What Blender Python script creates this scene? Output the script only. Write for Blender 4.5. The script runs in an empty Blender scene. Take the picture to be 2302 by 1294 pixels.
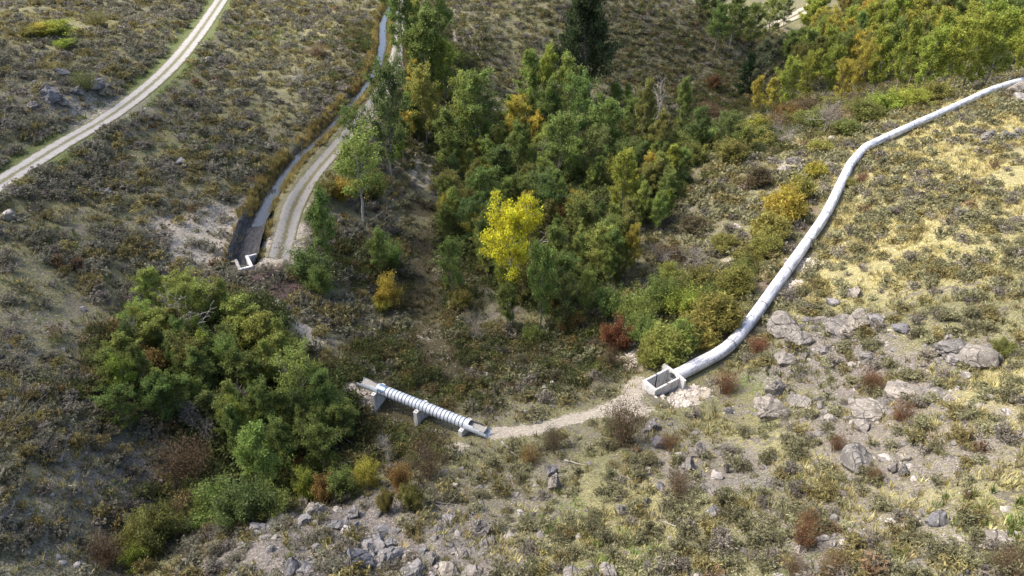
import bpy, bmesh, math, random
import numpy as np
from mathutils import Vector, Matrix, Euler
R = math.radians
scene = bpy.context.scene
col = scene.collection
rng = np.random.default_rng(7)
random.seed(7)

# ------------------------------------------------------------------ camera, light, exposure
CAMH, PITCH, FPX = 35.0, R(35), 1535.0
cam_d = bpy.data.cameras.new('camera'); cam = bpy.data.objects.new('camera', cam_d); col.objects.link(cam)
cam_d.sensor_width = 36; cam_d.lens = 24.0; cam_d.clip_end = 5000; cam_d.clip_start = 0.5
cam.location = (0, 0, CAMH); cam.rotation_euler = (R(90)-PITCH, 0, 0)
scene.camera = cam
SUN_DIR = Vector((-0.58, 0.12, 0.80)).normalized()
sun_el = math.asin(SUN_DIR.z); sun_az = math.atan2(SUN_DIR.x, SUN_DIR.y)
world = bpy.data.worlds.new('World'); scene.world = world; world.use_nodes = True
wn = world.node_tree; wn.nodes.clear()
sky = wn.nodes.new('ShaderNodeTexSky'); sky.sky_type = 'NISHITA'; sky.sun_disc = False
sky.sun_elevation = sun_el; sky.sun_rotation = sun_az; sky.air_density = .8; sky.dust_density = 3.5
bg = wn.nodes.new('ShaderNodeBackground'); bg.inputs[1].default_value = 0.15
wo = wn.nodes.new('ShaderNodeOutputWorld')
wn.links.new(sky.outputs[0], bg.inputs[0]); wn.links.new(bg.outputs[0], wo.inputs[0])
sd = bpy.data.lights.new('sun', 'SUN'); sd.energy = 3.0; sd.angle = R(3); sd.color = (1, .92, .79)
sun = bpy.data.objects.new('sun', sd); col.objects.link(sun)
sun.rotation_euler = SUN_DIR.to_track_quat('Z', 'Y').to_euler()
scene.view_settings.view_transform = 'Standard'; scene.view_settings.look = 'None'
scene.view_settings.exposure = 1.25; scene.view_settings.gamma = 1
scene.cycles.max_bounces = 5; scene.cycles.diffuse_bounces = 3; scene.cycles.transparent_max_bounces = 8

# ------------------------------------------------------------------ pixel <-> world helpers
SP, CP = math.sin(PITCH), math.cos(PITCH)
def plane(px, py, z=0.0):
    u = (px-1151)/FPX; v = (py-647)/FPX
    d = (CAMH-z)/(SP+v*CP)
    return (u*d, d*(CP-v*SP), z)
def zat(By, py):
    v = (py-647)/FPX; d = By/(CP-v*SP)
    return CAMH-d*(SP+v*CP)
def topix(x, y, z):
    dz = z-CAMH
    dep = y*CP-dz*SP; up = y*SP+dz*CP
    return 1151+FPX*x/dep, 647-FPX*up/dep, dep

def hash2(ix, iy, s):
    h = (ix.astype(np.int64)*374761393+iy.astype(np.int64)*668265263+s*974634777) & 0xffffffff
    h = ((h ^ (h >> 13))*1274126177) & 0xffffffff
    return ((h ^ (h >> 16)) & 0xffff)/65535.0
def vn(x, y, s=0):
    x = np.asarray(x, float); y = np.asarray(y, float)
    ix = np.floor(x); iy = np.floor(y); fx = x-ix; fy = y-iy
    fx = fx*fx*(3-2*fx); fy = fy*fy*(3-2*fy)
    a = hash2(ix, iy, s); b = hash2(ix+1, iy, s); c = hash2(ix, iy+1, s); d = hash2(ix+1, iy+1, s)
    return (a*(1-fx)+b*fx)*(1-fy)+(c*(1-fx)+d*fx)*fy
def fbm(x, y, s=0, o=4):
    t = 0; a = .5
    for k in range(o):
        t = t+a*vn(x*2**k, y*2**k, s+k); a *= .5
    return t/(1-.5**o)
def sstep(a, b, x):
    t = np.clip((x-a)/(b-a), 0, 1); return t*t*(3-2*t)
def smooth_poly(pts, n=8):
    P = [np.array(p, float) for p in pts]; P = [2*P[0]-P[1]]+P+[2*P[-1]-P[-2]]
    out = []
    for i in range(1, len(P)-2):
        for k in range(n):
            t = k/n; a, b, c, d = P[i-1], P[i], P[i+1], P[i+2]
            out.append(.5*((2*b)+(c-a)*t+(2*a-5*b+4*c-d)*t*t+(3*b-a-3*c+d)*t**3))
    out.append(P[-2]); return np.array(out)
def dpoly(x, y, poly):
    """distance, arclength, side, z of nearest point"""
    x = np.asarray(x, float).ravel(); y = np.asarray(y, float).ravel()
    best = np.full(x.shape, 1e9); S = np.zeros_like(best); SD = np.zeros_like(best); Z = np.zeros_like(best)
    acc = 0
    for a, b in zip(poly[:-1], poly[1:]):
        dx, dy = b[0]-a[0], b[1]-a[1]; L = math.hypot(dx, dy)+1e-9
        t = np.clip(((x-a[0])*dx+(y-a[1])*dy)/L**2, 0, 1)
        ex = x-a[0]-t*dx; ey = y-a[1]-t*dy; d = np.hypot(ex, ey); m = d < best
        best[m] = d[m]; S[m] = acc+t[m]*L; SD[m] = np.sign(dx*ey-dy*ex)[m]
        if len(a) > 2: Z[m] = a[2]+t[m]*(b[2]-a[2])
        acc += L
    return best, S, SD, Z

# ------------------------------------------------------------------ lines of the place
canal = smooth_poly([plane(px, py, -.45)[:2] for px, py in [(930,-70),(905,-30),(880,10),(862,50),(860,100),(848,150),(825,190),(785,240),(745,283),(700,328),(655,372),(620,420),(590,478),(568,535),(554,585),(549,607)]], 6)
canal_end = np.array(plane(551, 607, 0)[:2])
PZ = 0.33
longpipe = [plane(px, py, PZ) for px, py in [(1512,848),(1638,783),(1700,705),(1772,603),(1856,485),(1912,368),(1946,330),(2030,291),(2145,240),(2232,200),(2270,188),(2300,180)]]
shortA, shortB = plane(809, 856, .35), plane(1099, 973, .35)

ctrl = []
def cz(lst):
    for px, py, z in lst: ctrl.append(plane(px, py, z))
for i in range(0, len(canal), 6): ctrl.append((canal[i][0], canal[i][1], 0.05))
for p in longpipe: ctrl.append((p[0], p[1], -.15))
cz([(600,680,-.2),(650,722,-.3),(700,768,-.4),(790,855,-.3),(1108,980,.0),(1200,965,.2),(1300,940,.2),(1400,900,.2),(1440,860,.1),(1480,868,0)])
cz([(650,500,.1),(700,400,.1),(760,330,.1),(830,250,.1),(880,150,0),(620,560,.1),(895,60,0),
 (760,480,-2),(820,420,-3),(860,600,-4),(760,620,-2.2),(690,640,-1),(780,720,-2.8),(850,760,-4),(880,500,-5),(940,430,-6),(960,340,-6.3),(1000,230,-5),(1035,150,-3),(1030,80,-1.5),
 (450,540,1),(400,600,1.2),(540,420,1),(600,350,1),(700,230,1),(800,100,.8),
 (300,400,3.6),(400,250,4),(500,120,4),(150,500,5),(0,600,6.5),(0,415,6.5),(150,318,6),(250,260,5.6),(400,135,5),(470,55,4.6),(510,0,4.2),
 (0,200,9),(150,180,8.3),(200,80,8.8),(0,0,10),(350,50,7),(300,-40,8),
 (200,700,4),(0,850,6),(100,1000,6),(0,1150,6.5),(150,1150,4.8),(0,1294,6.5),(200,1294,3.8),
 (930,935,-.95),(860,900,-.65),(1030,975,-.5),(960,900,-1.0),(800,1000,-2.0),(650,1080,-1.6),(450,1130,0),(330,1220,1.3),(290,1294,2.3),
 (350,650,2),(300,800,2.2),(400,1000,1.2),(300,1050,2.2),(450,900,.2),(600,850,-1),(720,850,-1.5),(560,700,.2),(500,640,.6),
 (500,1200,3),(700,1165,3),(850,1115,1.5),(1000,1020,.4),(1000,1100,2.5),(850,1250,5),(600,1294,5.5),(400,1294,4.2),(1150,1050,1.5),(1200,1150,3.5),(1100,1294,6.5),(1400,1000,2.3),(1400,1150,5),(1500,1294,8),
 (1600,900,1.0),(1650,1000,3.3),(1750,800,2),(1800,1100,6.5),(1900,1294,10),(1850,700,2.3),(2000,900,6.5),(2000,600,3.5),(2100,500,4.5),(2000,400,1.8),(2150,350,2.8),(2302,300,4),(2302,500,7),(2302,700,9),(2302,900,10.5),(2302,1100,12),(2302,1294,13),(2290,215,1.8),
 (1740,560,-.8),(1650,700,-.8),(1600,760,-.6),(1850,390,-.8),(1650,600,-2),(1700,450,-2),(1800,350,-2),(1600,500,-3.4),(1550,370,-4.5),(1650,340,-3.6),(1800,290,-3.6),(1900,270,-2.6),(2000,235,-3),(2150,190,-4),(1500,620,-3.8),(1450,730,-2.5),(1420,800,-1.2),(1300,760,-3.5),(1200,850,-2.2),(1300,850,-1.3),(1100,900,-2.5),(1050,850,-2.8),(950,790,-3.4),(870,845,-1.9),(780,800,-1.4),(950,650,-5.5),(950,500,-6.3),(1100,650,-5.2),(1250,600,-5.5),(1350,500,-6),(1200,450,-7),(1100,350,-8),(1300,330,-9),(1450,380,-7.5),(1500,280,-10),(1400,220,-10),(1200,220,-8),(1100,150,-4.5),(1150,80,-2.5),(1250,20,0),(1000,20,0),(1300,100,-5),(1450,120,-7),(1400,30,-2),(1550,180,-11),(1650,240,-13),(1650,150,-11),(1520,0,-1.5),(1620,60,-7),
 (1750,240,-13),(1900,190,-14),(2050,160,-15),(2250,120,-15),(1800,120,-17),(2000,60,-18),(2250,20,-18),(1750,50,-17),(1850,0,-16),(1650,20,-17)])
ctrl += [(-150,250,6),(0,260,-2),(100,330,-18),(220,380,-15),(-220,120,26),(120,50,22),(0,-25,20),(-60,-5,14),(60,-5,20),(-60,20,9),(-320,420,30),(320,520,30),(0,560,10),(260,120,18)]
ctrl = np.array(ctrl)
# drop near duplicates
keep = []
for i, c in enumerate(ctrl):
    if all(math.hypot(c[0]-ctrl[k][0], c[1]-ctrl[k][1]) > 1.3 for k in keep): keep.append(i)
ctrl = ctrl[keep]
def kern(r): return r**1.5
n = len(ctrl)
D = np.hypot(ctrl[:,0][:,None]-ctrl[:,0], ctrl[:,1][:,None]-ctrl[:,1])
A = np.zeros((n+3, n+3)); A[:n,:n] = kern(D)-np.eye(n)*1.0
A[:n,n] = 1; A[:n,n+1:] = ctrl[:,:2]; A[n,:n] = 1; A[n+1:,:n] = ctrl[:,:2].T
W = np.linalg.solve(A, np.concatenate([ctrl[:,2], [0,0,0]]))
def rbf(x, y):
    x = np.asarray(x, float).ravel(); y = np.asarray(y, float).ravel(); out = W[n]+W[n+1]*x+W[n+2]*y
    for i in range(n): out = out+W[i]*kern(np.hypot(x-ctrl[i,0], y-ctrl[i,1]))
    return out
def rpos(px, py):
    z = 0
    for k in range(25):
        p = plane(px, py, z); z = .5*z+.5*float(rbf(p[0], p[1])[0])
    return (p[0], p[1], z)
road_c = smooth_poly([rpos(*p) for p in [(-160,505),(-60,448),(0,412),(130,330),(260,252),(370,163),(440,82),(497,0),(525,-45)]], 6)
lane_c = smooth_poly([rpos(*p) for p in [(628,590),(640,540),(662,470),(700,400),(760,330),(832,250),(880,175),(898,90),(900,15),(880,-25)]], 6)
track_c = smooth_poly([rpos(*p) for p in [(1028,60),(1035,100),(1042,140),(1030,185),(1000,260),(965,340),(945,410)]], 6)
berm_c = smooth_poly([rpos(*p) for p in [(1100,975),(1180,968),(1270,948),(1350,920),(1430,885)]], 6)
far_c = smooth_poly([rpos(*p) for p in [(1720,66),(1760,48),(1800,28),(1838,0),(1850,-30)]], 5)

def axis_grid(segs):
    out = [segs[0][0]]
    for a, b, s0, s1 in segs:
        x = a
        while x < b-1e-6:
            t = (x-a)/(b-a); x = min(b, x+s0+(s1-s0)*t); out.append(x)
    return np.array(out)
gx = axis_grid([(-380,-120,14,1.6),(-120,-50,1.5,.4),(-50,60,.32,.34),(60,140,.4,1.3),(140,420,1.6,14)])
gy = axis_grid([(-30,12,2,.6),(12,75,.28,.34),(75,160,.38,.7),(160,260,.8,2),(260,640,2.5,16)])
GX, GY = np.meshgrid(gx, gy)
X, Y = GX.ravel(), GY.ravel()
Z = rbf(X, Y)
near_line = np.full(X.shape, 1e9)
fl = np.ones(X.shape)
infos = {}
for nm, pl in (('canal', canal), ('road', road_c), ('lane', lane_c), ('track', track_c), ('berm', berm_c), ('pipe', np.array(longpipe)), ('far', far_c)):
    infos[nm] = dpoly(X, Y, pl)
bump = (fbm(X/6, Y/6, 1)-.5)*1.3+(fbm(X/1.7, Y/1.7, 9, 3)-.5)*.5
rough = sstep(35, 12, Y+0*X)  # foreground rockier
bump = bump*(1+.5*rough)
for nm, w in (('canal', 4), ('road', 3.2), ('lane', 2.6), ('track', 2.2), ('pipe', 2.5), ('berm', 1)):
    bump = bump*sstep(w*.45, w*1.8, infos[nm][0])
Z = Z+bump
for nm, w in (('road', 2.4), ('lane', 1.9), ('far', 2)):
    d, s, sd_, zz = infos[nm]; k = sstep(w*2.2, w*.75, d); Z = Z*(1-k)+(zz)*k
d = infos['canal'][0]
k = sstep(4.5, 2.2, d); Z = Z*(1-k)+(.12+.25*sstep(1.2,2.4,d)*sstep(4,2.6,d))*k
kk_ = np.hypot(X-canal[-1][0], Y-canal[-1][1]); yw_ = canal[-1][1]-.15
Z = np.where((kk_ < 4) & (Y < yw_+1.0), np.maximum(Z, .34), Z)
Z = Z-1.15*sstep(1.45, .55, d)*(Y > yw_)-.25*sstep(1.6, .9, d)*(Y > yw_)*(Y < yw_+2)
d, s, sd_, zz = infos['pipe']; k = sstep(3.0, 1.0, d)*(s < 200); Z = Z*(1-k)+(-.12)*k
# bench road cut behind the pipe, gully channel
gul = smooth_poly([rpos(*p) for p in [(1150,780),(1075,830),(1010,870),(930,935),(800,1000),(650,1080),(450,1130),(330,1220),(280,1300)]], 5)
dg = dpoly(X, Y, gul)[0]; Z = Z-.25*sstep(1.4, .2, dg)*sstep(0, 1, dpoly(X, Y, np.array([shortA, shortB]))[0])
BD = np.array(longpipe[1][:2])-np.array(longpipe[0][:2]); BD = BD/np.linalg.norm(BD); BLX = (X-longpipe[0][0])*BD[0]+(Y-longpipe[0][1])*BD[1]; BLY = -(X-longpipe[0][0])*BD[1]+(Y-longpipe[0][1])*BD[0]
Z = np.where((BLX > -2.35) & (BLX < .1) & (np.abs(BLY) < .62), -1.35, Z)
zg = Z.reshape(GX.shape)
def H(x, y):
    x = np.asarray(x, float); y = np.asarray(y, float)
    i = np.clip(np.searchsorted(gx, x)-1, 0, len(gx)-2); j = np.clip(np.searchsorted(gy, y)-1, 0, len(gy)-2)
    fx = np.clip((x-gx[i])/(gx[i+1]-gx[i]), 0, 1); fy = np.clip((y-gy[j])/(gy[j+1]-gy[j]), 0, 1)
    return (zg[j,i]*(1-fx)+zg[j,i+1]*fx)*(1-fy)+(zg[j+1,i]*(1-fx)+zg[j+1,i+1]*fx)*fy
def pos(px, py):
    u = (px-1151)/FPX; v = (py-647)/FPX
    t = np.arange(12, 420, .25)
    x = u*t; y = t*(CP-v*SP); z = CAMH-t*(SP+v*CP)
    hit = np.nonzero(z < H(x, y))[0]
    k = hit[0] if len(hit) else len(t)-1
    return (float(x[k]), float(y[k]), float(H(x[k], y[k])))

# ------------------------------------------------------------------ object helpers
from math import exp
def tag(o, label=None, cat=None, group=None, kind=None):
    if label: o['label'] = label
    if cat: o['category'] = cat
    if group: o['group'] = group
    if kind: o['kind'] = kind
    return o
def mk(name, V, F, mat=None, smooth=False, attrs=None, mats=None, midx=None):
    """V (n,3), F list of arrays of faces with 3 or 4 columns"""
    me = bpy.data.meshes.new(name); V = np.asarray(V, np.float32)
    if isinstance(F, np.ndarray): F = [F]
    F = [np.asarray(f, np.int32) for f in F if len(f)]
    loops = np.concatenate([f.ravel() for f in F]); tot = np.concatenate([np.full(len(f), f.shape[1], np.int32) for f in F])
    st = np.concatenate([[0], np.cumsum(tot)[:-1]]).astype(np.int32)
    me.vertices.add(len(V)); me.vertices.foreach_set('co', V.ravel())
    me.loops.add(len(loops)); me.loops.foreach_set('vertex_index', loops)
    me.polygons.add(len(tot)); me.polygons.foreach_set('loop_start', st); me.polygons.foreach_set('loop_total', tot)
    if mat: me.materials.append(mat)
    if mats:
        for m in mats: me.materials.append(m)
        me.polygons.foreach_set('material_index', np.asarray(midx, np.int32))
    me.update(calc_edges=True); me.validate()
    me.polygons.foreach_set('use_smooth', np.full(len(me.polygons), smooth))
    if attrs:
        for k_, a in attrs.items():
            if a.ndim == 2:
                at = me.attributes.new(k_, 'FLOAT_COLOR', 'POINT'); c4 = np.ones((len(V), 4), np.float32); c4[:, :3] = a; at.data.foreach_set('color', c4.ravel())
            else:
                at = me.attributes.new(k_, 'FLOAT', 'POINT'); at.data.foreach_set('value', a.astype(np.float32))
    return me
def ob(name, me, parent=None, loc=None, rot=None, scale=None, color=None):
    o = bpy.data.objects.new(name, me); col.objects.link(o)
    if parent: o.parent = parent
    if loc is not None: o.location = loc
    if rot is not None: o.rotation_euler = rot
    if scale is not None: o.scale = scale
    if color is not None: o.color = (*color, 1)
    return o
class MB:
    def __init__(s): s.V = []; s.T = []; s.Q = []; s.n = 0
    def add(s, V, T=(), Q=()):
        s.V.append(np.asarray(V, float).reshape(-1, 3))
        if len(T): s.T.append(np.asarray(T, int)+s.n)
        if len(Q): s.Q.append(np.asarray(Q, int)+s.n)
        s.n += len(s.V[-1])
    def arrays(s):
        return np.concatenate(s.V), ([np.concatenate(s.T)] if s.T else [])+([np.concatenate(s.Q)] if s.Q else [])
    def mesh(s, name, mat, smooth=False, attrs=None):
        V, F = s.arrays(); return mk(name, V, F, mat, smooth, attrs)
    def tube(s, P, rad, ns=5, cap=False):
        P = [np.asarray(p, float) for p in P]; m = len(P)
        rad = [rad]*m if np.isscalar(rad) else rad
        rings = []
        t0 = P[1]-P[0]; t0 = t0/(np.linalg.norm(t0)+1e-9)
        a = np.cross(t0, (0, 0, 1.0)); a = a if np.linalg.norm(a) > .05 else np.cross(t0, (1.0, 0, 0)); a /= np.linalg.norm(a)
        th = np.arange(ns)*2*math.pi/ns
        for i in range(m):
            t = P[min(i+1, m-1)]-P[max(i-1, 0)]; t = t/(np.linalg.norm(t)+1e-9)
            a = a-t*np.dot(a, t); a /= np.linalg.norm(a)+1e-9; b = np.cross(t, a)
            rings.append(P[i]+rad[i]*(np.cos(th)[:, None]*a+np.sin(th)[:, None]*b))
        V = np.concatenate(rings); i = np.arange(m-1)[:, None]*ns; j = np.arange(ns)[None, :]; j2 = (j+1) % ns
        Q = np.stack([i+j, i+j2, i+ns+j2, i+ns+j], -1).reshape(-1, 4)
        T = []
        if cap:
            V = np.concatenate([V, P[0][None], P[-1][None]])
            T = [(m*ns, (q+1) % ns, q) for q in range(ns)]+[(m*ns+1, (m-1)*ns+q, (m-1)*ns+(q+1) % ns) for q in range(ns)]
        s.add(V, T, Q)
    def box(s, c, size, M=None, bev=0.02):
        bm = bmesh.new(); bmesh.ops.create_cube(bm, size=1)
        for v in bm.verts: v.co = Vector((v.co.x*size[0], v.co.y*size[1], v.co.z*size[2]))
        if bev: bmesh.ops.bevel(bm, geom=bm.edges[:], offset=bev, segments=1, affect='EDGES')
        s.bm(bm, c, M)
    def bm(s, bm, c=(0, 0, 0), M=None):
        bmesh.ops.triangulate(bm, faces=bm.faces[:]); bm.verts.index_update()
        V = [((M @ v.co) if M else v.co)+Vector(c) for v in bm.verts]
        T = [[v.index for v in f.verts] for f in bm.faces]; bm.free(); s.add([list(v) for v in V], T)

# ------------------------------------------------------------------ material helpers
def mat(name):
    m = bpy.data.materials.new(name); m.use_nodes = True; nt = m.node_tree; nt.nodes.clear(); return m, nt
class N:
    def __init__(s, nt): s.nt = nt
    def __call__(s, t, ins=None, **kw):
        nd = s.nt.nodes.new(t)
        for k_, v in kw.items(): setattr(nd, k_, v)
        for k_, v in (ins or {}).items():
            if hasattr(v, 'is_linked') or isinstance(v, bpy.types.NodeSocket): s.nt.links.new(v, nd.inputs[k_])
            else: nd.inputs[k_].default_value = v
        return nd
    def math(s, op, a, b=0.0, c=None, clamp=False):
        ins = {0: a, 1: b}
        if c is not None: ins[2] = c
        nd = s('ShaderNodeMath', ins, operation=op, use_clamp=clamp); return nd.outputs[0]
    def mix(s, f, a, b, blend='MIX'):
        nd = s('ShaderNodeMix', data_type='RGBA', blend_type=blend, clamp_factor=True)
        for i_, v in ((0, f), (6, a), (7, b)):
            if isinstance(v, bpy.types.NodeSocket): s.nt.links.new(v, nd.inputs[i_])
            else: nd.inputs[i_].default_value = (*v, 1) if (isinstance(v, tuple) and len(v) == 3) else v
        return nd.outputs[2]
    def noise(s, vec, scale, detail=4, rough=.6, out=0, dist=0):
        return s('ShaderNodeTexNoise', {'Vector': vec, 'Scale': scale, 'Detail': detail, 'Roughness': rough, 'Distortion': dist}).outputs[out]
    def ramp(s, f, a, b):
        return s('ShaderNodeMapRange', {0: f, 1: a, 2: b, 3: 0.0, 4: 1.0}, interpolation_type='SMOOTHSTEP').outputs[0]
    def out(s, sh): s('ShaderNodeOutputMaterial', {0: sh})
    def principled(s, color, rough=.9, metal=0.0, normal=None, spec=.2):
        ins = {'Base Color': color if isinstance(color, bpy.types.NodeSocket) else (*color, 1), 'Roughness': rough, 'Metallic': metal, 'Specular IOR Level': spec}
        if normal is not None: ins['Normal'] = normal
        return s('ShaderNodeBsdfPrincipled', ins).outputs[0]
    def bump(s, h, st=.5, dist=.1): return s('ShaderNodeBump', {'Height': h, 'Strength': st, 'Distance': dist}).outputs[0]
    def pos(s): return s('ShaderNodeNewGeometry').outputs['Position']

def leaf_mat(name, use_attr=False, transl=.35, var=.55):
    m, nt = mat(name); g = N(nt)
    geo = g('ShaderNodeNewGeometry'); ri = geo.outputs['Random Per Island']
    base = g('ShaderNodeAttribute', attribute_name='tint').outputs['Color'] if use_attr else g('ShaderNodeObjectInfo').outputs['Color']
    val = g('ShaderNodeMapRange', {0: ri, 3: 1-var, 4: 1+var}).outputs[0]
    big = g.noise(geo.outputs['Position'], .9, 3, .6)
    hue = g('ShaderNodeMapRange', {0: big, 1: .3, 2: .7, 3: .488, 4: .512}).outputs[0]
    v2 = g('ShaderNodeMapRange', {0: big, 1: .35, 2: .65, 3: .75, 4: 1.3}).outputs[0]
    hs = g('ShaderNodeHueSaturation', {'Hue': hue, 'Saturation': 1.0, 'Value': g.math('MULTIPLY', val, v2), 'Color': base}).outputs[0]
    d = g('ShaderNodeBsdfDiffuse', {0: hs}).outputs[0]; t = g('ShaderNodeBsdfTranslucent', {0: hs}).outputs[0]
    g.out(g('ShaderNodeMixShader', {0: transl, 1: d, 2: t}).outputs[0]); return m
M_leaf = leaf_mat('leaves', transl=.48, var=.5); M_stuffleaf = leaf_mat('small_leaves', True, .35, .4)
def bark_mat(name, c1, c2):
    m, nt = mat(name); g = N(nt); p = g('ShaderNodeTexCoord').outputs['Object']
    mp = g('ShaderNodeMapping', {'Vector': p, 'Scale': (6, 6, 1.5)}).outputs[0]
    f = g.noise(mp, 2.5, 4, .7); c = g.mix(g.ramp(f, .35, .65), c1, c2)
    g.out(g.principled(c, .9, normal=g.bump(f, .6, .04))); return m
M_bark = bark_mat('grey_bark', (.14,.125,.11), (.32,.30,.27))
M_pale = bark_mat('pale_bark', (.28,.26,.23), (.50,.48,.44))
M_twig = bark_mat('brown_twig', (.07,.05,.035), (.16,.115,.08))
M_dead = bark_mat('bleached_wood', (.20,.18,.16), (.42,.39,.36))
M_redtwig = bark_mat('reddish_dead_twigs', (.13,.085,.075), (.34,.25,.22))

def rock_mat(name, c1, c2, c3):
    m, nt = mat(name); g = N(nt); tc = g('ShaderNodeTexCoord').outputs['Object']
    oi = g('ShaderNodeObjectInfo').outputs['Random']
    p = g('ShaderNodeVectorMath', {0: g.pos(), 1: (0, 0, 0)}, operation='ADD').outputs[0]
    f = g.noise(p, 1.1, 6, .65); c = g.mix(g.ramp(f, .35, .65), c1, c2)
    sp = g.noise(p, 7, 4, .7); c = g.mix(g.ramp(sp, .54, .64), c, c3)
    dk = g.noise(p, 3.2, 5, .75, dist=.6); c = g.mix(g.ramp(dk, .56, .7), c, (.055,.055,.06))
    cr = g('ShaderNodeTexVoronoi', {'Vector': g.mix(.12, p, g('ShaderNodeTexNoise', {'Vector': p, 'Scale': 2.0}).outputs[1]), 'Scale': .9}, feature='DISTANCE_TO_EDGE').outputs[0]
    crk = g.ramp(cr, 0, .035)
    c = g.mix(g.math('MULTIPLY', g.math('SUBTRACT', 1, crk), .6), c, (.04,.037,.035))
    c = g.mix(1, c, g('ShaderNodeCombineColor', {0: g('ShaderNodeMapRange', {0: oi, 3: .75, 4: 1.15}).outputs[0], 1: g('ShaderNodeMapRange', {0: oi, 3: .76, 4: 1.12}).outputs[0], 2: g('ShaderNodeMapRange', {0: oi, 3: .8, 4: 1.08}).outputs[0]}).outputs[0], 'MULTIPLY')
    h = g.math('ADD', g.math('MULTIPLY', f, .6), g.math('ADD', g.math('MULTIPLY', sp, .25), g.math('MULTIPLY', crk, .35)))
    g.out(g.principled(c, .92, normal=g.bump(h, .8, .12))); return m
M_rock = rock_mat('weathered_granite', (.125,.115,.104), (.225,.208,.188), (.32,.30,.26))
M_darkrock = rock_mat('blue_grey_rock', (.105,.103,.108), (.20,.193,.195), (.29,.275,.25))
M_stone = rock_mat('pale_stone', (.27,.245,.215), (.44,.40,.355), (.5,.475,.43))

# ------------------------------------------------------------------ ground sheet with its surface zones
def blob(lst):
    out = np.zeros(X.shape)
    for px, py, r, s in lst:
        c = rpos(px, py); d = np.hypot(X-c[0], Y-c[1]); out = np.maximum(out, s*sstep(1.0, .35, d/r))
    return out
PX, PY, DEP = topix(X, Y, np.zeros_like(X))
nz = fbm(X/9, Y/9, 30)
# straw grass: strong on the right-hand hill above the pipe, patches elsewhere
dp, sp_, sidep, _ = infos['pipe']
hillR = (sidep < 0)*sstep(1.5, 5, dp)
A_right = sstep(0, 4, (X-np.interp(Y, [p[1] for p in longpipe], [p[0] for p in longpipe])))*sstep(38, 50, Y)*sstep(125, 100, Y)*1.0
A_near = sstep(30, 42, Y+X*.35)*0
dry = np.clip(A_right*1.0+sstep(26, 44, Y)*sstep(24, 40, X)*.75*sstep(125, 100, Y), 0, 1)
dry = np.maximum(dry, blob([(1300,1200,9,.5),(1650,1050,9,.5),(1900,1100,9,.45),(1450,1120,6,.5),(2150,1100,10,.45),(2200,900,8,.75),(60,60,22,.45),(250,60,16,.45),(700,60,22,.5),(1150,30,22,.4),(100,900,7,.45),(60,1000,6,.4),(260,230,10,.35)]))
dry = dry*(.75+.5*nz)
green = blob([(1700,1090,2.5,.6),(2200,1180,4,.42),(1800,1200,3,.4),(1250,1170,4,.4),(600,80,14,.5),(1850,1290,4,.6),(1250,1150,3,.5),(1400,1250,4,.5),(470,330,9,.4),(200,560,9,.35),(1700,860,3,.5),(1560,260,18,.2)])
dr = infos['road'][0]; green = np.maximum(green, sstep(3.6, 2.4, dr)*.75)
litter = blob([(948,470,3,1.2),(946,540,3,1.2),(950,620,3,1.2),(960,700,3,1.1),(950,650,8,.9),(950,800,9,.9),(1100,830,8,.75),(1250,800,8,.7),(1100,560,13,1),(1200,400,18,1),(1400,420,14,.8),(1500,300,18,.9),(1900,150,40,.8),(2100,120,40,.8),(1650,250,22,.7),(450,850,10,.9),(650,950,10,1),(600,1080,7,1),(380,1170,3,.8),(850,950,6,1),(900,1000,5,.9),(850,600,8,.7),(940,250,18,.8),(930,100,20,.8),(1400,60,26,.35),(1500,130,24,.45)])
dirt = blob([(450,530,6.5,.95),(500,480,4,.6),(420,590,3,.8),(560,450,2.5,.5),(620,570,4,.8),(660,520,3,.6),(1435,865,1.8,.9),(1540,895,1.8,.85),(1410,920,2.6,.8),(1560,880,2,.9),(1800,590,2.2,.75),(1780,640,2,.6),(690,760,1.2,.9),(650,725,1.6,.8),(780,880,1.5,.8),(820,880,1.1,.7),(1020,1010,1.6,.6),(970,980,1.8,.5),(220,235,6,.5),(680,470,2,.5),(1770,370,3,.55),(1740,420,3,.4),(1850,280,3,.5),(960,760,2.4,.36),(985,800,2,.34),(940,395,2.6,.5),(960,350,2.2,.42),(820,900,1.5,.6),(640,660,2,.4),(900,1140,3,.35),(2290,215,2.5,.6),(1640,590,2.5,.5),(1420,780,2,.6),(1440,820,2,.7)])
db = infos['berm'][0]; dirt = np.maximum(dirt, sstep(1.25, .1, db+1.5*(fbm(X/1.3, Y/1.3, 5)-.5))*.95)
dirt = np.maximum(dirt, sstep(1.4, .5, dpoly(X, Y, np.array([rpos(600,675), rpos(650,722), rpos(700,768)]))[0]+.5*(nz-.5))*.9)
dt = infos['track'][0]; dirt = np.maximum(dirt, np.exp(-((dt-.85)/.35)**2)*.8)
brown = blob([(1740,560,3,.9),(1700,640,3,.9),(1650,720,2.5,.8),(1800,480,3,.7),(1850,400,3,.6),(1600,770,2.5,.6),(1780,520,3,.8),(640,620,3.5,.6),(1060,880,2,.6),(1000,920,2,.5)])
stony = blob([(330,1120,6,.7),(250,1050,6,.6),(150,1200,6,.5),(200,230,12,.6),(700,1230,8,.9),(900,1180,7,.9),(1000,1250,7,.8),(1850,800,7,.8),(2000,850,6,.8),(2050,1000,7,.7),(1950,950,6,.7),(1600,1050,6,.7),(1900,1200,7,.6),(1500,1000,5,.5),(1150,1100,6,.5),(2250,320,6,.6),(100,800,9,.4)])
dc = infos['canal'][0]; mud = sstep(1.7, 1.0, dc)

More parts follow.
